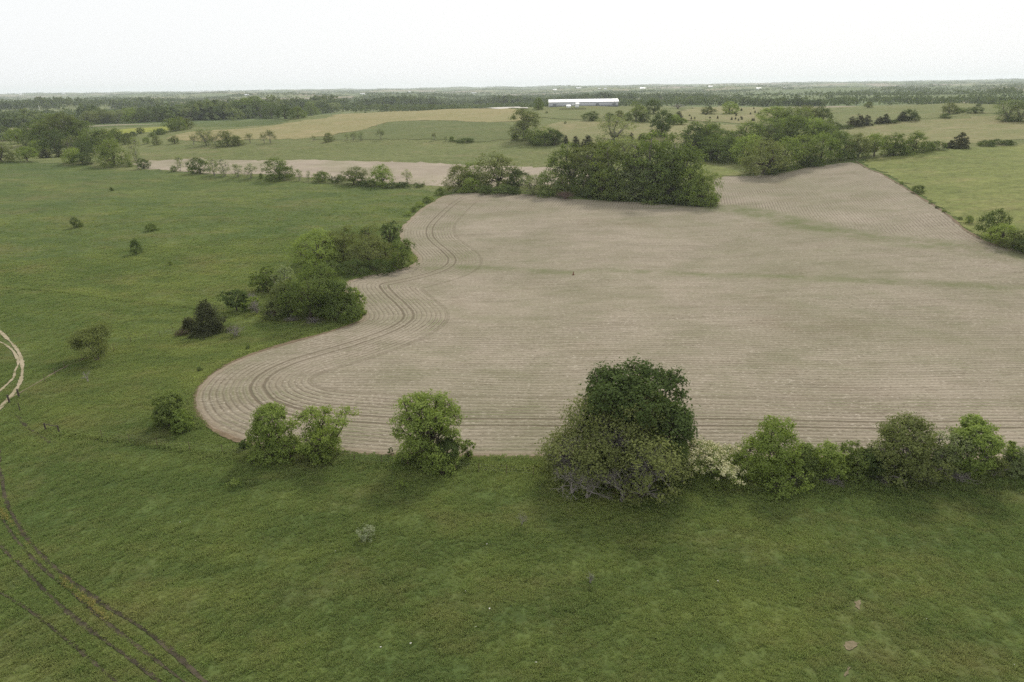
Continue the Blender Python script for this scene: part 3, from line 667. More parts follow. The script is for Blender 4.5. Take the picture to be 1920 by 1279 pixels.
for k, (px, w0, h0, lm) in enumerate(((1505, 60, 58, L_MID), (1548, 62, 66, L_LIGHT), (1592, 60, 64, L_MID), (1630, 46, 54, L_DARK))):
    unique(px, 893, w0, h0, 'hedge_shrub', ('leafy hedge shrub right beside the cone shaped tree', 'light green hedge shrub, second from the cone shaped tree', 'green hedge shrub, third from the cone shaped tree', 'dark hedge shrub touching the broad round tree')[k], 'shrub',
           lambda w, h: T('dome', w, h, 230 + k, 6500, .23, lm, B_BROWN, .0, 10, (.2, .3), .05, 26, .2, stems=6), 'hedge shrubs right of the cone tree')
unique(1687, 892, 118, 112, 'round_tree', 'broad round olive tree near the end of the hedge', 'tree', lambda w, h: T('dome', w, h, 240, 17000, .25, L_OLIVE, B_GREY, .02, 34, (.13, .20), .042, 26, .35, stems=5, spread=.75))
unique(1768, 891, 66, 86, 'thin_tree', 'thin pale tree between the round tree and light tree', 'tree', lambda w, h: T('round', w, h, 241, 5000, .24, L_PALE, B_GREY, .05, 11, (.16, .26), .06, 20, .8, stems=5))
unique(1820, 891, 78, 106, 'light_tree', 'light green tree with yellowish top at hedge end', 'tree', lambda w, h: T('vase', w, h, 242, 11000, .26, L_LIGHT, B_GREY, .1, 14, (.17, .26), .045, 26, .4, stems=4, spread=.72))
unique(1862, 893, 44, 40, 'hedge_shrub', 'grey twiggy shrub under the light green tree', 'shrub', lambda w, h: make_twiggy(w, h, 243, B_DEAD, L_OLIVE, 1500, .2, 5, 6))
unique(1882, 886, 26, 58, 'sapling', 'narrow light sapling at the end of the hedge', 'sapling', lambda w, h: T('round', w, h, 244, 2000, .22, L_LIGHT, B_BROWN, .1, 7, (.2, .3), .06, 20, .4))
unique(1908, 890, 52, 50, 'hedge_shrub', 'pale green shrub closing the hedge past the sapling', 'shrub', lambda w, h: T('dome', w, h, 245, 4200, .22, L_PALE, B_BROWN, .0, 9, (.2, .3), .05, 24, .3, stems=5))
for k, (px, sd) in enumerate(((1485, 250), (1560, 251), (1660, 252), (1725, 253), (1800, 254))):
    unique(px, 900, 62, 22, 'dead_brush', 'low tangle of grey dead brush at the foot of the hedge', 'brush', lambda w, h: make_twiggy(w, h, sd, B_DEAD, None, 0, .2, 4, 9, 0, .9), 'dead brush under the hedge')
unique(1185, 918, 96, 20, 'dry_weeds', 'brownish dry weeds sprawling before the broad hedge tree', 'weeds', lambda w, h: make_twiggy(w, h, 259, B_RUST, L_OLIVE, 1500, .13, 4, 12, 0, .9))
# weeds out in the pasture
unique(687, 1012, 30, 28, 'weed_clump', 'pale bushy weed clump alone in the near pasture', 'weed', lambda w, h: T('dome', w, h, 260, 900, .13, L_WEED, B_BROWN, .0, 7, (.2, .3), .07, 18, .3, stems=5))
unique(978, 985, 24, 30, 'weed_clump', 'grey dry twiggy weed alone in the near pasture', 'weed', lambda w, h: make_twiggy(w, h, 261, B_DEAD, L_OLIVE, 160, .1, 4, 5))
unique(1106, 1094, 18, 22, 'weed_clump', 'small thin yellowish weed lower in the near pasture', 'weed', lambda w, h: make_twiggy(w, h, 262, B_DEAD, L_WEED, 140, .1, 3, 4))
unique(755, 914, 22, 18, 'weed_clump', 'low light weed in the shadow of tall oval tree', 'weed', lambda w, h: T('dome', w, h, 263, 380, .14, L_LIGHT, B_BROWN, .0, 5, (.2, .3), .08, 14, .3, stems=4))
unique(440, 910, 24, 16, 'weed_clump', 'low yellowish weed in the shadow of feathery tree', 'weed', lambda w, h: T('dome', w, h, 264, 380, .14, L_LIGHT, B_BROWN, .0, 5, (.2, .3), .08, 14, .3, stems=4))
# left lone tree, cedars and clumps
unique(186, 675, 90, 66, 'hawthorn_tree', 'lone half bare spreading tree beside the wire fence', 'tree', lambda w, h: make_twiggy(w, h, 270, B_BROWN, L_OLIVE, 9500, .27, 6, 3, -.15, .5))
unique(393, 625, 66, 72, 'cedar_tree', 'dark brownish cedar with pointed top beside the fence', 'tree', lambda w, h: T('cedar', w, h, 271, 11000, .26, L_CEDAR, B_BROWN, .04, rc=.045))
unique(356, 623, 32, 34, 'cedar_tree', 'smaller dark cedar tucked beside the pointed cedar', 'tree', lambda w, h: T('cedar', w, h, 272, 5000, .24, L_CEDAR, B_BROWN, .04, rc=.05))
unique(340, 629, 36, 16, 'dead_brush', 'rusty brown brush heap beside the small cedar', 'brush', lambda w, h: make_twiggy(w, h, 273, B_RUST, L_OLIVE, 500, .15, 4, 9, 0, .9))
unique(442, 630, 40, 26, 'dead_brush', 'grey leafless shrub right of the pointed cedar', 'brush', lambda w, h: make_twiggy(w, h, 274, B_DEAD, L_OLIVE, 350, .15, 4, 8, 0, .7))
NEARC = [(495, 545, 42, 44, 'round', L_MID, 'dark green tree on the pasture side of lower clump', .1), (528, 545, 48, 46, 'dome', L_PALE, 'pale blossoming tree on the pasture side of lower clump', .05),
 (540, 592, 74, 64, 'dome', L_OLIVE, 'rounded olive tree at the left front of lower clump', .02), (582, 598, 100, 98, 'round', L_MID, 'tallest tree of the lower clump by field bend', .05),
 (632, 597, 90, 74, 'dome', L_MID, 'wide tree of the lower clump overhanging the field', .02), (662, 592, 44, 50, 'dome', L_LIGHT, 'light tree at the field tip of lower clump', .0),
 (444, 582, 44, 40, 'vase', L_DARK, 'small dark leaning tree left of the lower clump', .25), (472, 582, 30, 26, 'dome', L_LIGHT, 'bright small shrub left of the lower clump', .0),
 (592, 496, 84, 66, 'dome', L_LIGHT, 'bright rounded tree heading the upper clump', .06), (646, 488, 66, 62, 'dome', L_OLIVE, 'olive tree in the middle of upper clump', .05),
 (694, 498, 84, 74, 'dome', L_OLIVE, 'wide olive tree in the front of upper clump', .04), (734, 472, 36, 54, 'round', L_DARK, 'narrow dark tree topping the upper clump', .05),
 (753, 503, 46, 54, 'dome', L_MID, 'green tree at the field end of upper clump', .02), (584, 512, 32, 26, 'dome', L_LIGHT, 'small bright shrub left below the upper clump', .0),
 (618, 516, 50, 28, 'dome', L_DARK, 'dark bramble bush under the bright rounded tree', .0), (664, 517, 56, 30, 'dome', L_DARK, 'dark bramble bush midway along the upper clump', .0), (710, 512, 52, 28, 'dome', L_DARK, 'dark bramble bush near the field end of upper clump', .0),
 (684, 438, 15, 10, 'dome', L_DARK, 'small round dark shrub above the upper clump', .0)]
for k, (px, py, w0, h0, kd, lm, lab, bs) in enumerate(NEARC):
    unique(px, py, w0, h0, 'tree' if h0 > 32 else 'shrub', lab, 'tree' if h0 > 32 else 'shrub', lambda w, h: T(kd, w, h, 300 + k, int(min(9500, 900 + w0 * h0 * 1.3)), .34 if h0 > 32 else .27, lm, B_BROWN if lm is not L_PALE else B_GREY, bs, 12, (.18, .28), .045, 24, .3, stems=4 if bs < .04 else 1))
for k, (px, py, w0, h0) in enumerate(((482, 588, 34, 30), (505, 596, 34, 18), (550, 602, 40, 16), (590, 604, 44, 14), (470, 570, 30, 26))):
    unique(px, py, w0, h0, 'dead_brush', 'grey leafless brush under the lower clump of trees', 'brush', lambda w, h: make_twiggy(w, h, 340 + k, B_DEAD, None, 0, .15, 4, 8, 0, .8), 'dead brush under the lower clump')

# ---- middle distance: copies of the prototypes
ORD = 'first second third fourth fifth sixth seventh eighth ninth tenth eleventh twelfth thirteenth fourteenth'.split()
def batch(group, where, anchor, axy, items, many=False):
    words = {'round': 'rounded green tree', 'tall': 'tall green tree', 'olive': 'olive green tree', 'light': 'light green tree', 'pale': 'pale grey green tree', 'dark': 'dark dense tree', 'cedar': 'dark cedar', 'airy': 'thin airy tree',
             'shrub': 'green shrub', 'shrub_light': 'light green shrub', 'shrub_dark': 'dark shrub', 'grey': 'grey half bare tree', 'hedge': 'low hedge bush'}
    names = {'shrub': 'shrub', 'shrub_light': 'shrub', 'shrub_dark': 'shrub', 'hedge': 'hedge_bush', 'cedar': 'cedar_tree'}
    A = pick(*axy); byk = {}
    for it in items: byk.setdefault(it[4], []).append(it)
    for key, its in byk.items():
        its.sort(key=lambda q: np.hypot(*(pick(q[0], q[1])[:2] - A[:2]))); n = len(its)
        for i, (px, py, w0, h0, _) in enumerate(its):
            if many: lab = words[key] + ' ' + where
            elif n == 1: lab = 'only ' + words[key] + ' ' + where
            else: lab = ORD[i] + ' ' + words[key] + ' from ' + anchor + ', ' + where
            place(px, py, w0, h0, key, names.get(key, 'tree'), lab, 'shrub' if key in ('shrub', 'shrub_light', 'shrub_dark', 'hedge') else 'tree', group)
batch('shrubs scattered over the left pasture', 'alone on the left pasture', 'the upper clump', (600, 496), [(145, 426, 19, 19, 'shrub_dark'), (285, 433, 21, 15, 'shrub'), (256, 476, 20, 28, 'shrub_dark'), (320, 498, 8, 9, 'shrub'), (210, 358, 7, 7, 'shrub_dark'), (375, 695, 8, 8, 'shrub_dark'), (465, 655, 7, 9, 'shrub_dark')])
batch('wood behind the left pasture', 'in the wood behind the left pasture', 'the yellow meadow', (250, 245), [(35, 270, 34, 28, 'light'), (62, 272, 36, 33, 'round'), (84, 276, 44, 42, 'round'), (100, 270, 60, 52, 'tall'), (125, 274, 64, 58, 'tall'), (155, 272, 52, 44, 'round'), (108, 286, 50, 40, 'dark'),
 (172, 286, 46, 40, 'round'), (196, 284, 42, 40, 'round'), (140, 291, 40, 36, 'grey'), (160, 292, 36, 30, 'dark'), (222, 268, 32, 26, 'round'), (243, 270, 24, 20, 'olive'), (45, 262, 30, 24, 'dark'), (10, 264, 34, 26, 'shrub_dark'), (75, 284, 30, 20, 'shrub_light')])
batch('trees along the left crest fence', 'on the crest fence row', 'the field top corner', (832, 367), [(4, 303, 48, 34, 'olive'), (53, 303, 33, 27, 'light'), (66, 293, 22, 20, 'dark'), (86, 296, 25, 18, 'cedar'), (112, 295, 18, 13, 'cedar'), (135, 306, 34, 27, 'light'), (156, 308, 36, 22, 'dark'), (214, 312, 52, 48, 'round'), (180, 293, 8, 16, 'airy'), (256, 302, 22, 42, 'airy'), (270, 317, 23, 20, 'dark'), (244, 313, 12, 9, 'shrub'),
 (338, 321, 16, 28, 'airy'), (326, 322, 12, 11, 'shrub'), (375, 326, 38, 30, 'dark'), (402, 329, 26, 32, 'airy'), (420, 330, 24, 32, 'airy'), (446, 332, 22, 25, 'airy'), (470, 334, 24, 27, 'airy'), (490, 335, 8, 10, 'shrub'), (523, 336, 54, 38, 'round'), (562, 339, 13, 22, 'airy'), (579, 340, 9, 19, 'airy'), (603, 341, 34, 20, 'shrub'), (634, 343, 28, 13, 'hedge'),
 (664, 346, 50, 32, 'olive'), (716, 348, 46, 38, 'light'), (765, 343, 20, 25, 'airy'), (720, 352, 10, 8, 'shrub_light'), (748, 351, 44, 11, 'hedge'), (690, 349, 34, 12, 'hedge'), (784, 351, 20, 8, 'hedge'), (505, 336, 14, 9, 'shrub'), (357, 322, 10, 8, 'shrub_light')])
batch('shrubs on the upper left field edge', 'on the upper left field edge', 'the upper clump', (755, 430), [(826, 366, 22, 15, 'shrub'), (800, 380, 16, 12, 'shrub'), (788, 388, 16, 10, 'shrub_light'), (776, 397, 14, 10, 'shrub'), (765, 404, 12, 8, 'shrub_light'), (808, 377, 12, 8, 'shrub_light')])
batch('shrub row across the green slope', 'in the green slope fence row', 'the left wood', (200, 280), [(275, 270, 12, 12, 'shrub'), (295, 272, 17, 17, 'olive'), (327, 270, 17, 15, 'olive'), (363, 272, 22, 20, 'grey'), (386, 273, 28, 30, 'pale'), (405, 274, 24, 22, 'grey'), (428, 274, 36, 28, 'olive'), (447, 273, 22, 17, 'olive'), (470, 269, 19, 20, 'grey'), (496, 269, 15, 20, 'grey'), (507, 269, 25, 27, 'grey'), (588, 265, 10, 11, 'grey'), (617, 266, 19, 16, 'olive'),
 (651, 264, 9, 15, 'airy'), (662, 265, 15, 17, 'grey'), (677, 264, 13, 16, 'airy'), (714, 262, 17, 20, 'grey'), (815, 263, 11, 15, 'grey'), (836, 265, 7, 11, 'airy'), (847, 265, 11, 9, 'shrub'), (870, 267, 36, 8, 'hedge')])
batch('bushes on the shoulder of the hay hill', 'on the hay hill shoulder', 'the yellow meadow', (190, 248), [(322, 246, 28, 22, 'round'), (337, 245, 28, 24, 'round'), (352, 243, 24, 20, 'olive'), (300, 252, 30, 11, 'hedge'), (264, 251, 13, 11, 'dark'), (285, 256, 12, 7, 'shrub'), (250, 256, 14, 9, 'shrub_dark'), (215, 256, 16, 10, 'shrub'), (232, 260, 18, 10, 'grey')])
batch('trees at the end of the hay hill', 'at the foot of barn hill', 'the long barn', (1095, 199), [(983, 262, 52, 54, 'tall'), (1000, 270, 44, 28, 'round'), (1022, 272, 44, 32, 'round'), (1040, 272, 34, 28, 'dark'), (998, 268, 14, 14, 'shrub_light'), (966, 262, 16, 9, 'shrub'), (1046, 262, 12, 18, 'cedar'), (1061, 269, 14, 16, 'cedar'), (1079, 275, 20, 21, 'cedar'), (1102, 276, 28, 24, 'cedar'), (1152, 272, 68, 52, 'pale'), (1183, 268, 17, 20, 'cedar'), (1202, 264, 18, 14, 'cedar'),
 (1107, 226, 31, 16, 'dark'), (1143, 225, 20, 13, 'dark'), (1160, 223, 22, 15, 'olive'), (1177, 226, 16, 13, 'round'), (1194, 227, 30, 33, 'tall'), (1208, 228, 20, 14, 'dark'), (1225, 213, 26, 25, 'dark'), (1240, 256, 42, 46, 'dark'), (1258, 228, 22, 16, 'cedar'), (1272, 226, 18, 18, 'cedar'), (1262, 234, 24, 18, 'light'), (1278, 234, 22, 12, 'light'), (1010, 206, 17, 21, 'round'), (1182, 195, 14, 9, 'dark'), (1215, 262, 14, 10, 'shrub'),
 (1060, 232, 5, 4, 'shrub_dark'), (1025, 213, 4, 4, 'shrub_dark')])
batch('small clump at the top of the crop field', 'in the small field top clump', 'the big grove', (1120, 370), [(862, 357, 52, 46, 'olive'), (888, 352, 54, 46, 'round'), (932, 354, 78, 64, 'olive'), (972, 353, 44, 36, 'dark'), (885, 360, 34, 26, 'light'), (870, 362, 26, 12, 'shrub_light'), (912, 363, 34, 16, 'hedge'), (944, 364, 44, 18, 'shrub_dark'), (966, 364, 30, 14, 'hedge'), (998, 364, 44, 36, 'pale'), (1030, 367, 50, 46, 'round'), (1052, 366, 30, 34, 'olive')])
batch('big grove at the top of the crop field', 'in the big grove', 'the rusty brush heap', (1060, 373), [(1070, 352, 74, 80, 'tall'), (1112, 358, 78, 88, 'tall'), (1150, 366, 80, 96, 'tall'), (1186, 366, 90, 104, 'pale'), (1228, 372, 100, 118, 'tall'), (1266, 372, 84, 112, 'tall'), (1200, 374, 70, 70, 'pale'), (1250, 378, 66, 60, 'round'), (1292, 380, 62, 64, 'light'), (1318, 384, 54, 62, 'round'), (1298, 384, 48, 46, 'light'), (1130, 371, 60, 56, 'round'), (1095, 366, 46, 48, 'round'),
 (1330, 387, 34, 20, 'shrub_light'), (1308, 387, 32, 16, 'shrub_light'), (1170, 374, 54, 44, 'round'), (1225, 380, 50, 34, 'shrub'), (1272, 384, 40, 26, 'shrub'), (1108, 370, 36, 22, 'shrub_dark'), (1150, 376, 30, 18, 'shrub')])
batch('long tree row right of the grove', 'in the long tree row', 'the big grove', (1300, 330), [(1345, 300, 74, 44, 'round'), (1318, 282, 76, 52, 'round'), (1372, 300, 44, 40, 'round'), (1300, 286, 44, 46, 'dark'), (1395, 306, 58, 52, 'light'), (1430, 327, 88, 62, 'olive'), (1470, 316, 70, 56, 'light'), (1506, 310, 62, 54, 'round'), (1540, 304, 58, 52, 'light'), (1575, 299, 54, 50, 'round'), (1608, 296, 48, 44, 'olive'), (1640, 293, 46, 40, 'light'), (1676, 290, 44, 38, 'round'), (1712, 287, 42, 38, 'round'), (1738, 284, 26, 18, 'shrub'), (1756, 281, 30, 16, 'shrub'), (1690, 290, 40, 16, 'shrub_light'),
 (1525, 312, 34, 20, 'shrub_dark'), (1800, 277, 40, 30, 'cedar'), (1782, 278, 26, 16, 'cedar'), (1852, 273, 26, 10, 'hedge'), (1880, 271, 40, 10, 'hedge'), (1838, 274, 12, 7, 'shrub'), (1330, 300, 26, 20, 'shrub_dark'), (1448, 326, 28, 16, 'shrub_dark')])
batch('upper grove behind the long tree row', 'in the upper grove', 'the long barn', (1095, 199), [(1400, 268, 62, 38, 'round'), (1440, 266, 66, 42, 'round'), (1480, 264, 66, 44, 'round'), (1516, 262, 60, 40, 'light'), (1545, 260, 44, 34, 'round'), (1360, 272, 40, 26, 'round'), (1450, 236, 54, 34, 'light'), (1485, 236, 60, 34, 'round'), (1515, 230, 46, 30, 'olive'), (1540, 229, 36, 28, 'dark'), (1474, 248, 46, 28, 'light'), (1425, 272, 40, 30, 'grey'), (1330, 268, 50, 34, 'round'), (1560, 250, 24, 20, 'dark')])
batch('cedars on the right hillside', 'on the dry right hillside', 'the upper grove', (1500, 250), [(1596, 238, 22, 20, 'cedar'), (1610, 237, 24, 24, 'cedar'), (1624, 235, 22, 20, 'cedar'), (1648, 232, 18, 14, 'cedar'), (1659, 231, 22, 18, 'cedar'), (1690, 227, 26, 17, 'cedar'), (1703, 226, 26, 20, 'dark'), (1716, 226, 16, 12, 'shrub_dark'), (1576, 241, 32, 7, 'hedge'), (1675, 231, 20, 6, 'hedge'), (1627, 203, 15, 11, 'olive'), (1780, 214, 26, 20, 'olive'), (1772, 222, 18, 9, 'shrub_dark'), (1800, 212, 20, 9, 'shrub'), (1828, 212, 24, 11, 'dark'), (1835, 200, 10, 5, 'shrub_dark'),
 (1888, 226, 44, 36, 'pale'), (1912, 227, 40, 32, 'pale'), (1896, 228, 28, 9, 'shrub_dark'), (1368, 214, 30, 22, 'light'), (1328, 214, 26, 13, 'olive'), (1300, 196, 40, 15, 'round'), (1352, 198, 12, 8, 'shrub_dark'), (1391, 198, 12, 7, 'dark')])
tiny = random.Random(3)
batch('tiny cedars on the rough slope', 'dotted over the rough dry slope', '', (1350, 210), [(tiny.uniform(1290, 1430), tiny.uniform(203, 228), 3.2 + tiny.random() * 2.5, 4 + tiny.random() * 3, 'cedar') for k in range(34)], True)
batch('shrubs along the right field edge', 'on the right field edge', 'the long tree row', (1604, 304), [(1720, 362, 21, 15, 'shrub_dark'), (1690, 346, 7, 6, 'shrub'), (1816, 419, 14, 15, 'shrub'), (1745, 382, 7, 5, 'shrub'), (1757, 391, 8, 5, 'shrub_dark'), (1770, 398, 8, 5, 'shrub'), (1800, 412, 8, 6, 'shrub_dark'), (1856, 444, 48, 52, 'dark'), (1874, 458, 52, 38, 'light'), (1906, 468, 46, 38, 'olive'), (1925, 474, 40, 34, 'dark'), (1942, 476, 40, 36, 'round')])
fr = random.Random(11)
row = []
for k in range(20): row.append((170 + k * 17 + fr.uniform(-6, 6), 233 - k * .8 + fr.uniform(-2, 2), fr.uniform(24, 36), fr.uniform(19, 28) + (6 if k > 13 else 0), fr.choice(['round', 'round', 'light', 'dark', 'olive', 'pale'])))
row += [(470, 221, 40, 36, 'tall'), (490, 222, 42, 38, 'tall'), (510, 222, 36, 26, 'dark'), (535, 223, 34, 24, 'dark'), (560, 222, 28, 20, 'round'), (585, 217, 28, 24, 'round'), (605, 212, 26, 20, 'dark'), (625, 210, 24, 16, 'pale')]
batch('front trees of the wood behind the hay hill', 'fronting the wood beyond hay hill', 'the yellow meadow', (200, 245), row)
unique(1060, 373, 48, 18, 'brush_pile', 'rusty brown heap of dead brush at the field top', 'brush', lambda w, h: make_twiggy(w, h, 401, B_RUST, None, 0, .2, 5, 12, 0, .9))
unique(1271, 204, 34, 10, 'brush_pile', 'long grey brush pile on the slope right of barn', 'brush', lambda w, h: make_twiggy(w, h, 402, B_DEAD, None, 0, .2, 4, 10, 0, .9))
unique(1240, 192, 40, 8, 'brush_pile', 'grey brush row beyond the barn hill', 'brush', lambda w, h: make_twiggy(w, h, 403, B_DEAD, None, 0, .2, 4, 10, 0, .9))
FALL = unique(166, 716, 22, 22, 'dead_tree', 'small pale dead sapling below the lone half bare tree', 'tree', lambda w, h: make_twiggy(w, h, 404, B_DEAD, None, 0, .2, 3, 2, -.4, .5))

# ------------------------------------------------------------------ far woods, joined
def wood_mesh(items, seed, k_leaf=60, ls=.30):
    rng = np.random.default_rng(seed); Vs = []; Ts = []
    for (x, y, z, w, h, tn) in items:
        n = k_leaf; d = unit(rng.normal(0, 1, (n, 3))); d[:, 2] = np.abs(d[:, 2]) * rng.uniform(.6, 1, n); lob = np.array([x, y, z + h * .45])
        c = lob + d * (w * .5, w * .5, h * .52) * rng.uniform(.75, 1.05, n)[:, None]
        c[: n // 3, 2] = z + rng.uniform(.05, .45, n // 3) * h
        V, F = leaves(c, unit(d + rng.normal(0, .45, (n, 3)) + (0, 0, .2)), h * ls * rng.uniform(.6, 1.2, n), rng, .8)
        Vs.append(V); Ts.append(np.repeat(np.clip(tn + rng.uniform(-.3, .3, n), 0, 1), 4))
    V = np.vstack(Vs); return new_mesh('woodland', V, np.arange(len(V)).reshape(-1, 4), L_FAR, {'tone': np.concatenate(Ts)})
def wood_along(segs, seed, k=60):
    rng = np.random.default_rng(seed); items = []
    for (x0, y0, x1, y1, n, hmin, hmax, dep) in segs:
        A, B = pick(x0, y0), pick(x1, y1)
        for i in range(n):
            p = A + (B - A) * rng.uniform(0, 1); r = 1 + rng.uniform(0, dep); x, y = p[0] * r + rng.normal(0, 3), p[1] * r + rng.normal(0, 3)
            h = rng.uniform(hmin, hmax) * (1 + .28 * math.sin(x * .031 + seed) + .18 * math.sin(x * .083 + y * .05))
            items.append((x, y, float(height(x, y)) - .3, h * rng.uniform(.8, 1.5), h, rng.choice([.1, .25, .45, .65, .85])))
    return wood_mesh(items, seed, k)
link('woodland', wood_along([(0, 240, 170, 236, 60, 9, 15, .10), (160, 231, 470, 224, 150, 12, 19, .16), (440, 219, 640, 206, 90, 13, 20, .2), (-20, 208, 240, 204.5, 110, 11, 16, .12), (225, 214, 470, 208, 120, 12, 18, .2)], 1), kind='stuff', label='dense mixed wood filling the valley left of the hay hill', category='woods')
link('woodland', wood_along([(640, 207, 800, 201, 60, 13, 18, .2), (790, 199, 1030, 197, 150, 13, 19, .22), (1010, 195, 1230, 193, 110, 11, 16, .2)], 2), kind='stuff', label='dark wood standing behind the hilltop and long barn', category='woods')
link('woodland', wood_along([(1230, 191, 1420, 190, 50, 7, 11, .1), (1400, 199, 1560, 200, 50, 7, 10, .1), (1560, 197, 1700, 192, 30, 6, 9, .15)], 3), kind='stuff', label='tree belt in the hollow beyond the right hillside', category='woods')
rng = np.random.default_rng(9); items = []
for k in range(1050):
    th = rng.uniform(-.80, .80); d = 1000 * math.exp(rng.uniform(.12, 2.35)); cx, cy = d * math.sin(th), d * math.cos(th)
    fw = sum(math.sin((cx * math.cos(a) + cy * math.sin(a)) * 6.283 / lam + p) for a, p, lam in FWAVES)
    if fw > .1 and rng.uniform(0, 1) < .75: continue
    L = rng.uniform(80, 420) * (1 + d / 4000); a = rng.normal(0, .45); n = int(min(60, L / (9 if d < 3500 else 15)))
    for i in range(n):
        t = rng.uniform(-.5, .5) * L; o = rng.normal(0, 8 + .06 * L * rng.uniform(0, 1)); x, y = cx + t * math.cos(a) - o * math.sin(a), cy + t * math.sin(a) + o * math.cos(a)
        h = rng.uniform(7, 13) * (1 + max(0, d - 4000) / 14000); items.append((x, y, 0, h * (1 + d / 3500), h, rng.uniform(.1, .8)))
zz = height(np.array([q[0] for q in items]), np.array([q[1] for q in items]))
items = [(q[0], q[1], z - .3, q[3], q[4], q[5]) for q, z in zip(items, zz)]
link('woodland', wood_mesh(items, 10, 11, .42), kind='stuff', label='far tree belts and woods scattered out to the horizon', category='woods')

# ------------------------------------------------------------------ buildings
def box_vf(x0, x1, y0, y1, z0, z1):
    V = [(x, y, z) for z in (z0, z1) for y in (y0, y1) for x in (x0, x1)]
    F = [(0, 2, 3, 1), (4, 5, 7, 6), (0, 1, 5, 4), (2, 6, 7, 3), (0, 4, 6, 2), (1, 3, 7, 5)]
    return V, F
def boxes(name, bs, mat, parent, **pr):
    V = []; F = []
    for b in bs:
        v, f = box_vf(*b); o = len(V); V += v; F += [tuple(q + o for q in x) for x in f]
    return link(name, new_mesh(name, V, F, mat), parent, **pr)
def paint(name, col, rough=.5, spec=.4, ribs=None, metal=0., dirt=.25):
    g = G(name); tc = g.n('ShaderNodeTexCoord').outputs['Object']
    c = g.mix(g.math('MULTIPLY', g.noise(g.vmul(tc, (1, 1, .4)), .35, 5, .7, .35, .7), dirt), col, tuple(x * .6 for x in col))
    nrm = None
    if ribs:
        w = g.n('ShaderNodeTexWave', wave_type='BANDS', bands_direction='X', wave_profile='SIN'); g.put(w.inputs['Vector'], tc); w.inputs['Scale'].default_value = ribs
        nrm = g.bump(w.outputs['Fac'], .6, .04)
    return g.done(g.bsdf(c, rough, spec, nrm, metal))
M_ROOF = paint('white_metal_roof', (.80, .80, .80), .4, .4, .55, 0, .12)
M_WALL = paint('grey_metal_siding', (.56, .57, .60), .5, .4, .55, 0, .3)
M_TRIM = paint('white_trim', (.74, .74, .72), .5); M_DOOR = paint('grey_door', (.20, .21, .22), .5); M_GLASS = paint('dark_window', (.03, .035, .04), .1, .8)
M_SHINGLE = paint('dark_shingles', (.16, .155, .15), .8, .2); M_WOOD = paint('weathered_post_wood', (.085, .07, .058), .9, .1); M_STEEL = paint('rusty_steel_post', (.13, .085, .06), .7, .3)
M_WIRE = paint('grey_fence_wire', (.25, .24, .23), .5, .5); M_RED = paint('orange_red_plastic', (.17, .06, .035), .7, .2); M_STONE = paint('pale_limestone', (.55, .53, .48), .9, .1)
M_TANK = paint('white_tank', (.62, .62, .60), .4)

def gable(name, p, L, D, hw, hr, label, cat, roof=M_ROOF, wall=M_WALL, rot=0., over=.5, group=None):
    r = link(name, None, None, p, label=label, category=cat); r.rotation_euler = (0, 0, rot)
    if group: r['group'] = group
    x, y = L / 2, D / 2
    for sy in (-1, 1): boxes('wall', [(-x, x, sy * y - .1, sy * y + .1, -1.2, hw)], wall, r)
    for sx in (-1, 1):
        V = [(sx * (x + .02), -y + .12, -1.2), (sx * (x + .02), y - .12, -1.2), (sx * (x + .02), y - .12, hw), (sx * (x + .02), 0, hw + hr - .12), (sx * (x + .02), -y + .12, hw)]
        V += [(a - sx * .2, b, c) for a, b, c in V]
        me = bpy.data.meshes.new('gable_wall'); me.from_pydata(V, [], [(0, 1, 2, 3, 4), (9, 8, 7, 6, 5)] + [(k, (k + 1) % 5, (k + 1) % 5 + 5, k + 5) for k in range(5)]); me.materials.append(wall); link('gable_wall', me, r)
    for sy in (-1, 1):
        e = over; t = .16; sl = hr / y
        V = [(-x - e, 0, hw + hr + .02), (x + e, 0, hw + hr + .02), (x + e, sy * (y + e), hw - e * sl + .02), (-x - e, sy * (y + e), hw - e * sl + .02)]; V += [(a, b, c + t) for a, b, c in V]
        F = [(0, 1, 2, 3), (7, 6, 5, 4), (0, 4, 5, 1), (1, 5, 6, 2), (2, 6, 7, 3), (3, 7, 4, 0)]
        me = bpy.data.meshes.new('roof_panel'); me.from_pydata(V, [], F); me.materials.append(roof); link('roof_panel', me, r)
    return r
A, B = pick(1030, 199.5), pick(1159, 197.5); C_ = pick(1095, 198.8); s_ = mpp(C_)
L_ = 129 * s_; dirv = np.array([CR[0, 0], CR[1, 0]]); rot = -math.atan2(C_[0], C_[1]) * .25
hw_, hr_ = 7.3 * s_, 4.4 * s_
barn = gable('livestock_barn', (C_[0], C_[1] + 10, C_[2]), L_, 19, hw_, hr_, 'long low livestock barn with white roof and grey walls', 'barn', rot=rot, over=.6)
for k in range(6):
    x = -L_ / 2 + L_ * (.087 + k * .1635)
    boxes('ridge_vent', [(x - .7, x + .7, -.7, .7, hw_ + hr_ - .1, hw_ + hr_ + .55)], M_WALL, barn)
boxes('ridge_cap', [(-L_ / 2 - .6, L_ / 2 + .6, -.35, .35, hw_ + hr_ + .08, hw_ + hr_ + .24)], M_TRIM, barn)
for k, x in enumerate((-.42, -.15, .2, .44)): boxes('door', [(x * L_ - 1.4, x * L_ + 1.4, -9.66, -9.62, -.3, hw_ * .62)], M_DOOR if k != 1 else M_TRIM, barn)
boxes('foundation', [(-L_ / 2 - .15, L_ / 2 + .15, -9.74, -9.66, -1.2, .45)], M_DOOR, barn)
q = pick(1082, 202); gable('feed_shed', q, 6.2 * mpp(q), 3.4, 3.1, 1.0, 'small white upright shed standing before the long barn', 'shed', M_ROOF, M_TRIM, .1, .2)
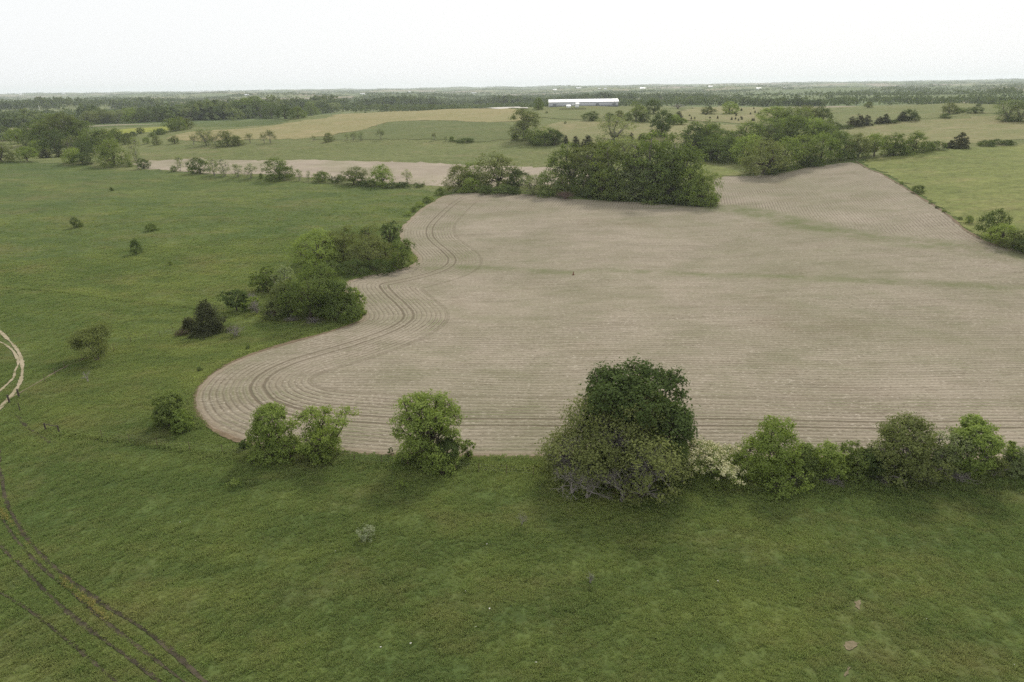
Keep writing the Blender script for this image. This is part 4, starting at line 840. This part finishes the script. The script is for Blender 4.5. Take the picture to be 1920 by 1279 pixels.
q = pick(1066, 202); gable('feed_bin_shed', q, 3.6, 3.0, 1.5, .7, 'tiny white hutch left of the small upright shed', 'shed', M_ROOF, M_TRIM, .2, .15)
q = pick(965, 199.5); gable('farm_shed', q, 7.5, 5, 1.8, 1.2, 'low white roofed shed at the wood edge on the hilltop', 'shed', M_ROOF, M_WALL, .1, .3)
# barn lot fence
q0, q1 = pick(1049, 207), pick(1098, 206); pen = link('lot_fence', None, None, q0, label='dark board fence of the barn lot', category='fence')
npn = 9
for k in range(npn):
    p = q0 + (q1 - q0) * k / (npn - 1); z = float(height(p[0], p[1])); boxes('post', [(p[0] - q0[0] - .1, p[0] - q0[0] + .1, p[1] - q0[1] - .1, p[1] - q0[1] + .1, z - q0[2] - .4, z - q0[2] + 1.5)], M_WOOD, pen)
for hh in (.5, 1.0, 1.4):
    d = q1 - q0; V, F = tube([(0, -.13, hh), (d[0] / 2, d[1] / 2 - .13, float(height(*(q0 + d / 2)[:2])) - q0[2] + hh), (d[0], d[1] - .13, d[2] + hh)], [.09] * 3, 4); link('rail', new_mesh('rail', V, F, M_WOOD), pen)
# farmhouse in the left wood and its outbuildings
q = pick(232, 211); s_ = mpp(q)
house = gable('farmhouse', q, 13, 9, 5.4, 3.2, 'white farmhouse half hidden in the left wood', 'house', M_SHINGLE, M_TRIM, .3, .4)
for fl in (0, 1):
    for k in range(4):
        x = -5 + k * 3.3
        if fl == 0 and k == 1: boxes('door', [(x - .5, x + .5, -4.66, -4.62, 0, 2.1)], M_DOOR, house); continue
        boxes('window', [(x - .5, x + .5, -4.66, -4.62, .9 + fl * 2.7, 2.3 + fl * 2.7)], M_GLASS, house)
boxes('chimney', [(2, 2.8, -.4, .4, 7, 9.6)], M_WALL, house)
SHEDS = [(40, 178.5, 9), (120, 177, 6), (463, 180, 7), (680, 177.5, 8), (768, 173, 6), (888, 176, 9), (1040, 169.5, 7), (1085, 166.5, 9), (1124, 168, 6), (1135, 168, 5), (1205, 167, 10), (1332, 164, 8), (1422, 167.5, 9), (1472, 167, 6), (1497, 191, 5)]
for k, (px, py, wp) in enumerate(SHEDS):
    q = pick(px, py)
    if math.hypot(q[0], q[1]) > 9500: continue
    s_ = mpp(q); Lb = min(wp * s_, 60)
    gable('farm_building', q, Lb, min(18, Lb * .5), 4.5, 2.6, 'small white farm building far off among the tree belts', 'building', M_ROOF, M_TRIM, (k * .37) % .8 - .4, .4, 'white farm buildings in the far distance')

# ponds
g = G('pond_water'); M_WATER = g.done(g.bsdf((.30, .33, .33), .06, .6, g.bump(g.noise(g.pos(), .8, 3), .05, .02)))
def pond(px, py, rx, ry, label):
    q = pick(px, py); s_ = mpp(q); n = 40; rngp = random.Random(px)
    a0 = math.atan2(q[0], q[1]); ph = rngp.uniform(0, 6)
    V = []; dep = math.atan2(CAM_H - q[2], math.hypot(q[0], q[1])); rr = ry * s_ / max(math.sin(dep), .012)
    rr = min(rr, 120)
    for k in range(n):
        a = 6.283 * k / n; f = 1 + .12 * math.sin(3 * a + ph) + .07 * math.sin(5 * a + ph); x, y = rx * s_ * f * math.cos(a), rr * f * math.sin(a)
        V.append((q[0] + x * math.cos(a0) + y * math.sin(a0), q[1] - x * math.sin(a0) + y * math.cos(a0), q[2]))
    zm = max(float(height(v[0], v[1])) for v in V) + .15
    V = [(a, b, zm) for a, b, c in V] + [(a, b, zm - 6) for a, b, c in V]
    me = bpy.data.meshes.new('pond'); me.from_pydata(V, [], [tuple(range(n))] + [(k, k + n, (k + 1) % n + n, (k + 1) % n) for k in range(n)]); me.materials.append(M_WATER)
    link('pond', me, kind='structure', label=label, category='water')
pond(1672, 189, 17, 1.5, 'bright pond in the hollow beyond the right hillside'); pond(1918, 188, 20, 2.4, 'bright lake at the far right beyond the hillside'); pond(1497, 190.5, 5, 1, 'small pond beyond the upper grove')

# ------------------------------------------------------------------ fences and posts
def bar_mesh(name, r, h, n, mat, sink_=.4):
    V, F = tube([(0, 0, -sink_), (0, 0, h * .5), (0, 0, h)], [r, r * .97, r * .93], n); V = list(V); F = list(F); o = len(V); V.append(np.array((0, 0, h + r * .15)))
    me = bpy.data.meshes.new(name); me.from_pydata([tuple(v) for v in V], [], F + [(2 * n + j, 2 * n + (j + 1) % n, o) for j in range(n)]); me.materials.append(mat); return me
T_POST = bar_mesh('post', .035, 1.25, 5, M_STEEL); W_POST = bar_mesh('post', .10, 1.05, 8, M_WOOD); BIGPOST = bar_mesh('post', .12, 1.25, 8, M_WOOD)
def wire_fence(pix, label, hs=(.45, .8, 1.15)):
    P = [pick(*q) for q in pix]; r = link('wire_fence', None, None, P[0], label=label, category='fence')
    for k, p in enumerate(P):
        o = link('post', T_POST, r, p - P[0]); o.rotation_euler = (random.uniform(-.05, .05), random.uniform(-.05, .05), 0)
    for hh in hs:
        path = []
        for a, b in zip(P[:-1], P[1:]):
            for t in (0, .5):
                p = a + (b - a) * t; z = float(height(p[0], p[1])) if t else a[2]; path.append((p[0] - P[0][0], p[1] - P[0][1], z - P[0][2] + hh - (.03 if t else 0)))
        path.append(tuple(P[-1] - P[0] + (0, 0, hh))); V, F = tube(path, [.003] * len(path), 3); link('wire', new_mesh('wire', V, F, M_WIRE), r)
wire_fence([(85, 717), (104, 704), (122, 691), (155, 677), (186, 668), (214, 658), (246, 645), (275, 638), (300, 632), (324, 622), (345, 613), (380, 600), (420, 585)], 'rusty post wire fence running past the lone half bare tree')
wire_fence([(191, 822), (243, 830), (296, 838), (357, 845), (418, 851), (480, 858), (545, 861), (610, 863), (665, 866), (716, 870), (765, 875), (812, 879), (855, 883), (898, 886), (950, 890), (1000, 893)], 'rusty post wire fence along the lower field edge')
wire_fence([(-60, 340), (0, 310), (60, 309), (120, 311), (180, 314), (240, 318), (300, 323), (360, 329), (420, 334), (480, 339), (540, 343), (600, 347), (660, 351), (720, 355), (780, 358)], 'thin wire fence under the crest hedge trees')
wire_fence([(620, 265.5), (680, 264.5), (740, 264), (800, 265), (860, 267.5), (910, 266), (915, 266), (960, 268)], 'wire fence line across the pale green slope')
for px, py, lab in ((18, 756, 'dark wooden gate post on the near side of dirt lane'), (36, 745, 'dark wooden gate post on the cow path side of lane'), (38, 771, 'weathered thin post standing below the gate posts')):
    p = pick(px, py); g_ = link('gate_post', None, None, p, label=lab, category='post'); o = link('post', BIGPOST, g_); g_.scale = (1, 1, 1) if px != 38 else (.55, .55, 1)
    link('cap', new_mesh('cap', *box_vf(-.09, .09, -.09, .09, 1.23, 1.3), M_WOOD), g_)
a, b = pick(86, 807), pick(111, 811); br_ = link('fence_brace', None, None, a, label='dark wooden H brace of two posts and one rail', category='fence')
link('post', W_POST, br_); link('post', W_POST, br_, b - a)
V, F = tube([(0, 0, .92), tuple((b - a) * .5 + (0, 0, .9)), tuple(b - a + (0, 0, .9))], [.055] * 3, 7); link('rail', new_mesh('rail', V, F, M_WOOD), br_)
for px, py, h, lab in ((75, 209, 11, 'pale utility pole at the meadow edge before the left wood'), (208, 209, 10, 'utility pole beside the hidden white farmhouse')):
    p = pick(px, py); o = link('utility_pole', None, None, p, label=lab, category='pole'); link('pole', bar_mesh('pole', .3, h, 7, M_TRIM), o); link('crossarm', new_mesh('crossarm', *box_vf(-1.2, 1.2, -.12, .12, h - 1.2, h - .95), M_WOOD), o)
p = pick(1075, 516); sp = link('standpipe', None, None, p, label='orange red drain standpipe in the terrace channel', category='pipe')
link('pipe', bar_mesh('pipe', .11, .7, 10, M_RED), sp); link('cap', new_mesh('cap', *tube([(0, 0, .69), (0, 0, .74), (0, 0, .86)], [.15, .14, .05], 10), M_RED), sp)
link('base', new_mesh('base', *tube([(0, 0, -.2), (0, 0, .1), (0, 0, .3)], [.32, .28, .14], 10), M_RED), sp)
# stones
rg = np.random.default_rng(4); SV = unit(rg.normal(0, 1, (14, 3)))
import bmesh
bm = bmesh.new(); bmesh.ops.create_icosphere(bm, subdivisions=1, radius=.5)
for v in bm.verts: v.co *= rg.uniform(.75, 1.1); v.co.z *= .6
STONE = bpy.data.meshes.new('stone'); bm.to_mesh(STONE); STONE.materials.append(M_STONE)
for px, py in ((913, 1021), (873, 1109), (714, 1214), (770, 1207), (892, 1176), (1005, 1243), (918, 1142), (1346, 1090), (1901, 1247), (1737, 1161), (629, 1034), (573, 1207), (58, 1171), (367, 1015), (338, 980)):
    p = pick(px, py); sc_ = random.uniform(.10, .17); o = link('stone', STONE, None, (p[0], p[1], p[2] + .06), label='small pale stone lying in the near pasture grass', category='stone', group='pale stones in the near pasture'); o.scale = (sc_ * 1.4, sc_, sc_); o.rotation_euler = (0, 0, random.uniform(0, 6))

# ------------------------------------------------------------------ grass, scattered tufts
def tuft_mesh(seed, n=40, h=.20, sp=.30):
    rng = np.random.default_rng(seed); V = []; F = []
    for k in range(n):
        a = rng.uniform(0, 6.28); r = sp * math.sqrt(rng.uniform(0, 1)); b = np.array([r * math.cos(a), r * math.sin(a), -.02]); hh = h * rng.uniform(.55, 1.15) * (1 - .45 * (r / sp) ** 2)
        d = np.array([math.cos(a + rng.normal(0, .7)), math.sin(a + rng.normal(0, .7)), 0]) * hh * rng.uniform(.15, .7); s = np.array([-d[1], d[0], 0]); s = s / (np.linalg.norm(s) + 1e-6) * .022
        o = len(V); V += [b - s, b + s, b + d * .45 + (0, 0, hh * .65) + s * .8, b + d * .45 + (0, 0, hh * .65) - s * .8, b + d + (0, 0, hh * .92)]; F += [(o, o + 1, o + 2), (o, o + 2, o + 3), (o + 3, o + 2, o + 4)]
    return V, F
def tuft_mat():
    g = G('grass_blades'); P = g.pos(); col = grass_color(g, P, tuple(x * 2.55 for x in PA), tuple(x * 2.6 for x in PB), tuple(x * 2.4 for x in PC), tuple(x * 2.4 for x in PD))
    rnd = g.n('ShaderNodeObjectInfo').outputs['Random']; col = g.mix(g.math('MULTIPLY', rnd, .35), col, (.27, .25, .10))
    d = g.n('ShaderNodeBsdfDiffuse'); g.put(d.inputs[0], col); t = g.n('ShaderNodeBsdfTranslucent'); g.put(t.inputs[0], col)
    mx = g.n('ShaderNodeMixShader'); mx.inputs[0].default_value = .4; g.t.links.new(d.outputs[0], mx.inputs[1]); g.t.links.new(t.outputs[0], mx.inputs[2]); return g.done(mx.outputs[0])
M_TUFT = tuft_mat()
V, F = tuft_mesh(1); TUFT = bpy.data.objects.new('grass_tuft', new_mesh('grass_tuft', V, F, M_TUFT))
def noise2(x, y, lam, seed):
    r_ = np.random.default_rng(seed); z = np.zeros_like(x)
    for k in range(7):
        a, p = r_.uniform(0, 6.28, 2); l = lam * r_.uniform(.6, 1.5); z += np.sin((x * math.cos(a) + y * math.sin(a)) * 6.283 / l + p)
    return z / 2.6
def scatter(name, X, Y, scale, label):
    Z = height(X, Y); n = len(X); me = bpy.data.meshes.new(name); me.vertices.add(n); me.vertices.foreach_set('co', np.c_[X, Y, Z].astype(np.float32).ravel())
    at = me.attributes.new('size', 'FLOAT', 'POINT'); at.data.foreach_set('value', scale.astype(np.float32))
    at = me.attributes.new('turn', 'FLOAT_VECTOR', 'POINT'); at.data.foreach_set('vector', np.c_[RNG.normal(0, .1, n), RNG.normal(0, .1, n), RNG.uniform(0, 6.28, n)].astype(np.float32).ravel())
    o = link(name, me, kind='stuff', label=label, category='grass')
    ng = bpy.data.node_groups.new(name, 'GeometryNodeTree'); ng.interface.new_socket('Geometry', in_out='INPUT', socket_type='NodeSocketGeometry'); ng.interface.new_socket('Geometry', in_out='OUTPUT', socket_type='NodeSocketGeometry')
    gi, go = ng.nodes.new('NodeGroupInput'), ng.nodes.new('NodeGroupOutput'); ip = ng.nodes.new('GeometryNodeInstanceOnPoints'); oi = ng.nodes.new('GeometryNodeObjectInfo'); oi.inputs['Object'].default_value = TUFT; oi.inputs['As Instance'].default_value = True
    s1 = ng.nodes.new('GeometryNodeInputNamedAttribute'); s1.data_type = 'FLOAT'; s1.inputs[0].default_value = 'size'; s2 = ng.nodes.new('GeometryNodeInputNamedAttribute'); s2.data_type = 'FLOAT_VECTOR'; s2.inputs[0].default_value = 'turn'
    L = ng.links.new; L(gi.outputs[0], ip.inputs['Points']); L(oi.outputs['Geometry'], ip.inputs['Instance']); L(s1.outputs[0], ip.inputs['Scale']); L(s2.outputs[0], ip.inputs['Rotation']); L(ip.outputs[0], go.inputs[0])
    md = o.modifiers.new('scatter', 'NODES'); md.node_group = ng; return o
def sector(n, r0, r1, t0=-.72, t1=.72):
    r = np.sqrt(RNG.uniform(r0 * r0, r1 * r1, n)); t = RNG.uniform(t0, t1, n); return r * np.sin(t), r * np.cos(t)
xs, ys = [], []
for n, r0, r1, t0, t1 in ((125000, 34, 82, -.90, .90), (85000, 82, 135, -.80, -.2), (26000, 82, 112, .15, .90), (80000, 135, 215, -.74, -.05), (60000, 215, 340, -.74, -.05)):
    x, y = sector(n, r0, r1, t0, t1); xs.append(x); ys.append(y)
X = np.concatenate(xs); Y = np.concatenate(ys)
ok = ~in_poly(X, Y, FIELD_S); X, Y = X[ok], Y[ok]
cl = noise2(X, Y, 2.6, 1) * .5 + noise2(X, Y, 9, 2) * .4; ok = (RNG.uniform(-3.4, .9, len(X)) < cl) & (RNG.uniform(0, 1, len(X)) > sstep(120, 335, np.hypot(X, Y))); X, Y, cl = X[ok], Y[ok], cl[ok]
ok = np.ones(len(X), bool)
for ln, wd in BARE: ok &= poly_dist(X, Y, ln[::3] if len(ln) > 60 else ln) > wd
X, Y, cl = X[ok], Y[ok], cl[ok]
sz = np.clip(.8 + .35 * cl + RNG.normal(0, .18, len(X)), .35, 1.8) * (1 + np.clip((np.hypot(X, Y) - 90) / 220, 0, 1.2) * .8)
scatter('grass', X, Y, sz, 'short clumpy pasture grass over the near ground')
# ranker grass under the hedge, along the field edge and beside the ruts
xs, ys = [], []
def along(line, n, sd, off=0.):
    L = resample(np.asarray(line), False, lambda d: .3); i = RNG.integers(0, len(L), n); xs.append(L[i, 0] + RNG.normal(0, sd, n)); ys.append(L[i, 1] + RNG.normal(off, sd, n))
along(ground_poly([(1020, 898), (1200, 905), (1440, 908), (1700, 903), (1960, 903)]), 4200, .9)
along(ground_poly([(400, 850), (560, 855), (720, 866), (900, 868), (1030, 872)]), 3000, .8)
along(ground_poly([(380, 802), (356, 748), (372, 712), (436, 670), (540, 637), (640, 610)]), 1500, .45, .3)
along(ground_poly([(-20, 535), (100, 545), (220, 562), (330, 572), (450, 588)]), 1100, .3)
along(ground_poly([(115, 812), (200, 820), (300, 835), (400, 850)]), 700, .35)
RUTL = []
for k, pl in enumerate(RUTS):
    q = smooth_line(ground_poly(pl), False, 2); RUTL.append(q)
X = np.concatenate(xs); Y = np.concatenate(ys); ok = ~in_poly(X, Y, FIELD_S)
for ln, wd in BARE: ok &= poly_dist(X, Y, ln[::3] if len(ln) > 60 else ln) > wd * .8
X, Y = X[ok], Y[ok]; scatter('tall_grass', X, Y, RNG.uniform(1.0, 2.2, len(X)), 'taller rank grass along hedge foot and field edge')
xs, ys = [], []
for q in RUTL: along(q + (.38, .18), 420, .10); along(q - (.40, .18), 160, .12)
X = np.concatenate(xs); Y = np.concatenate(ys); ok = np.ones(len(X), bool)
for ln, wd in BARE: ok &= poly_dist(X, Y, ln[::3] if len(ln) > 60 else ln) > wd
X, Y = X[ok], Y[ok]; scatter('rut_grass', X, Y, RNG.uniform(.6, 1.15, len(X)), 'tufty grass ridge beside the wheel ruts')
# yellow flowering weeds by the second rut
L = resample(smooth_line(ground_poly(RUTS[1]), False, 2), False, lambda d: .15); s = np.arange(len(L)); pr = np.clip(np.sin(s * .045) + .35 * np.sin(s * .17 + 1), 0, 1) + .02; pr /= pr.sum()
c = L[RNG.choice(len(L), 170, p=pr)] + RNG.normal(0, .16, (170, 2)) + (.25, .2); ci = np.repeat(np.arange(170), 12); P3 = np.c_[c, height(c[:, 0], c[:, 1]) + .1][ci] + RNG.normal(0, .1, (len(ci), 3)) + (0, 0, .12)
V, F = leaves(P3, unit(RNG.normal(0, .6, P3.shape) + (0, 0, .6)), RNG.uniform(.05, .11, len(P3)), RNG, .8)
link('flowering_weeds', new_mesh('flowering_weeds', V, F, L_YELLOW, {'tone': np.repeat(RNG.uniform(0, 1, len(P3)), 4)}), kind='stuff', label='dull yellow flowering weeds growing in the second rut', category='weeds')

# ------------------------------------------------------------------ haze
g = G('summer_haze'); pv = g.n('ShaderNodeVolumePrincipled'); pv.inputs['Color'].default_value = (.85, .91, .97, 1); pv.inputs['Density'].default_value = 8.5e-5; pv.inputs['Anisotropy'].default_value = .2
g.t.links.new(pv.outputs[0], g.out.inputs['Volume'])
link('haze', new_mesh('haze', *box_vf(-13500, 13500, -13500, 13500, -45, 120), g.m), kind='stuff', label='thin pale summer haze over the whole countryside', category='haze')
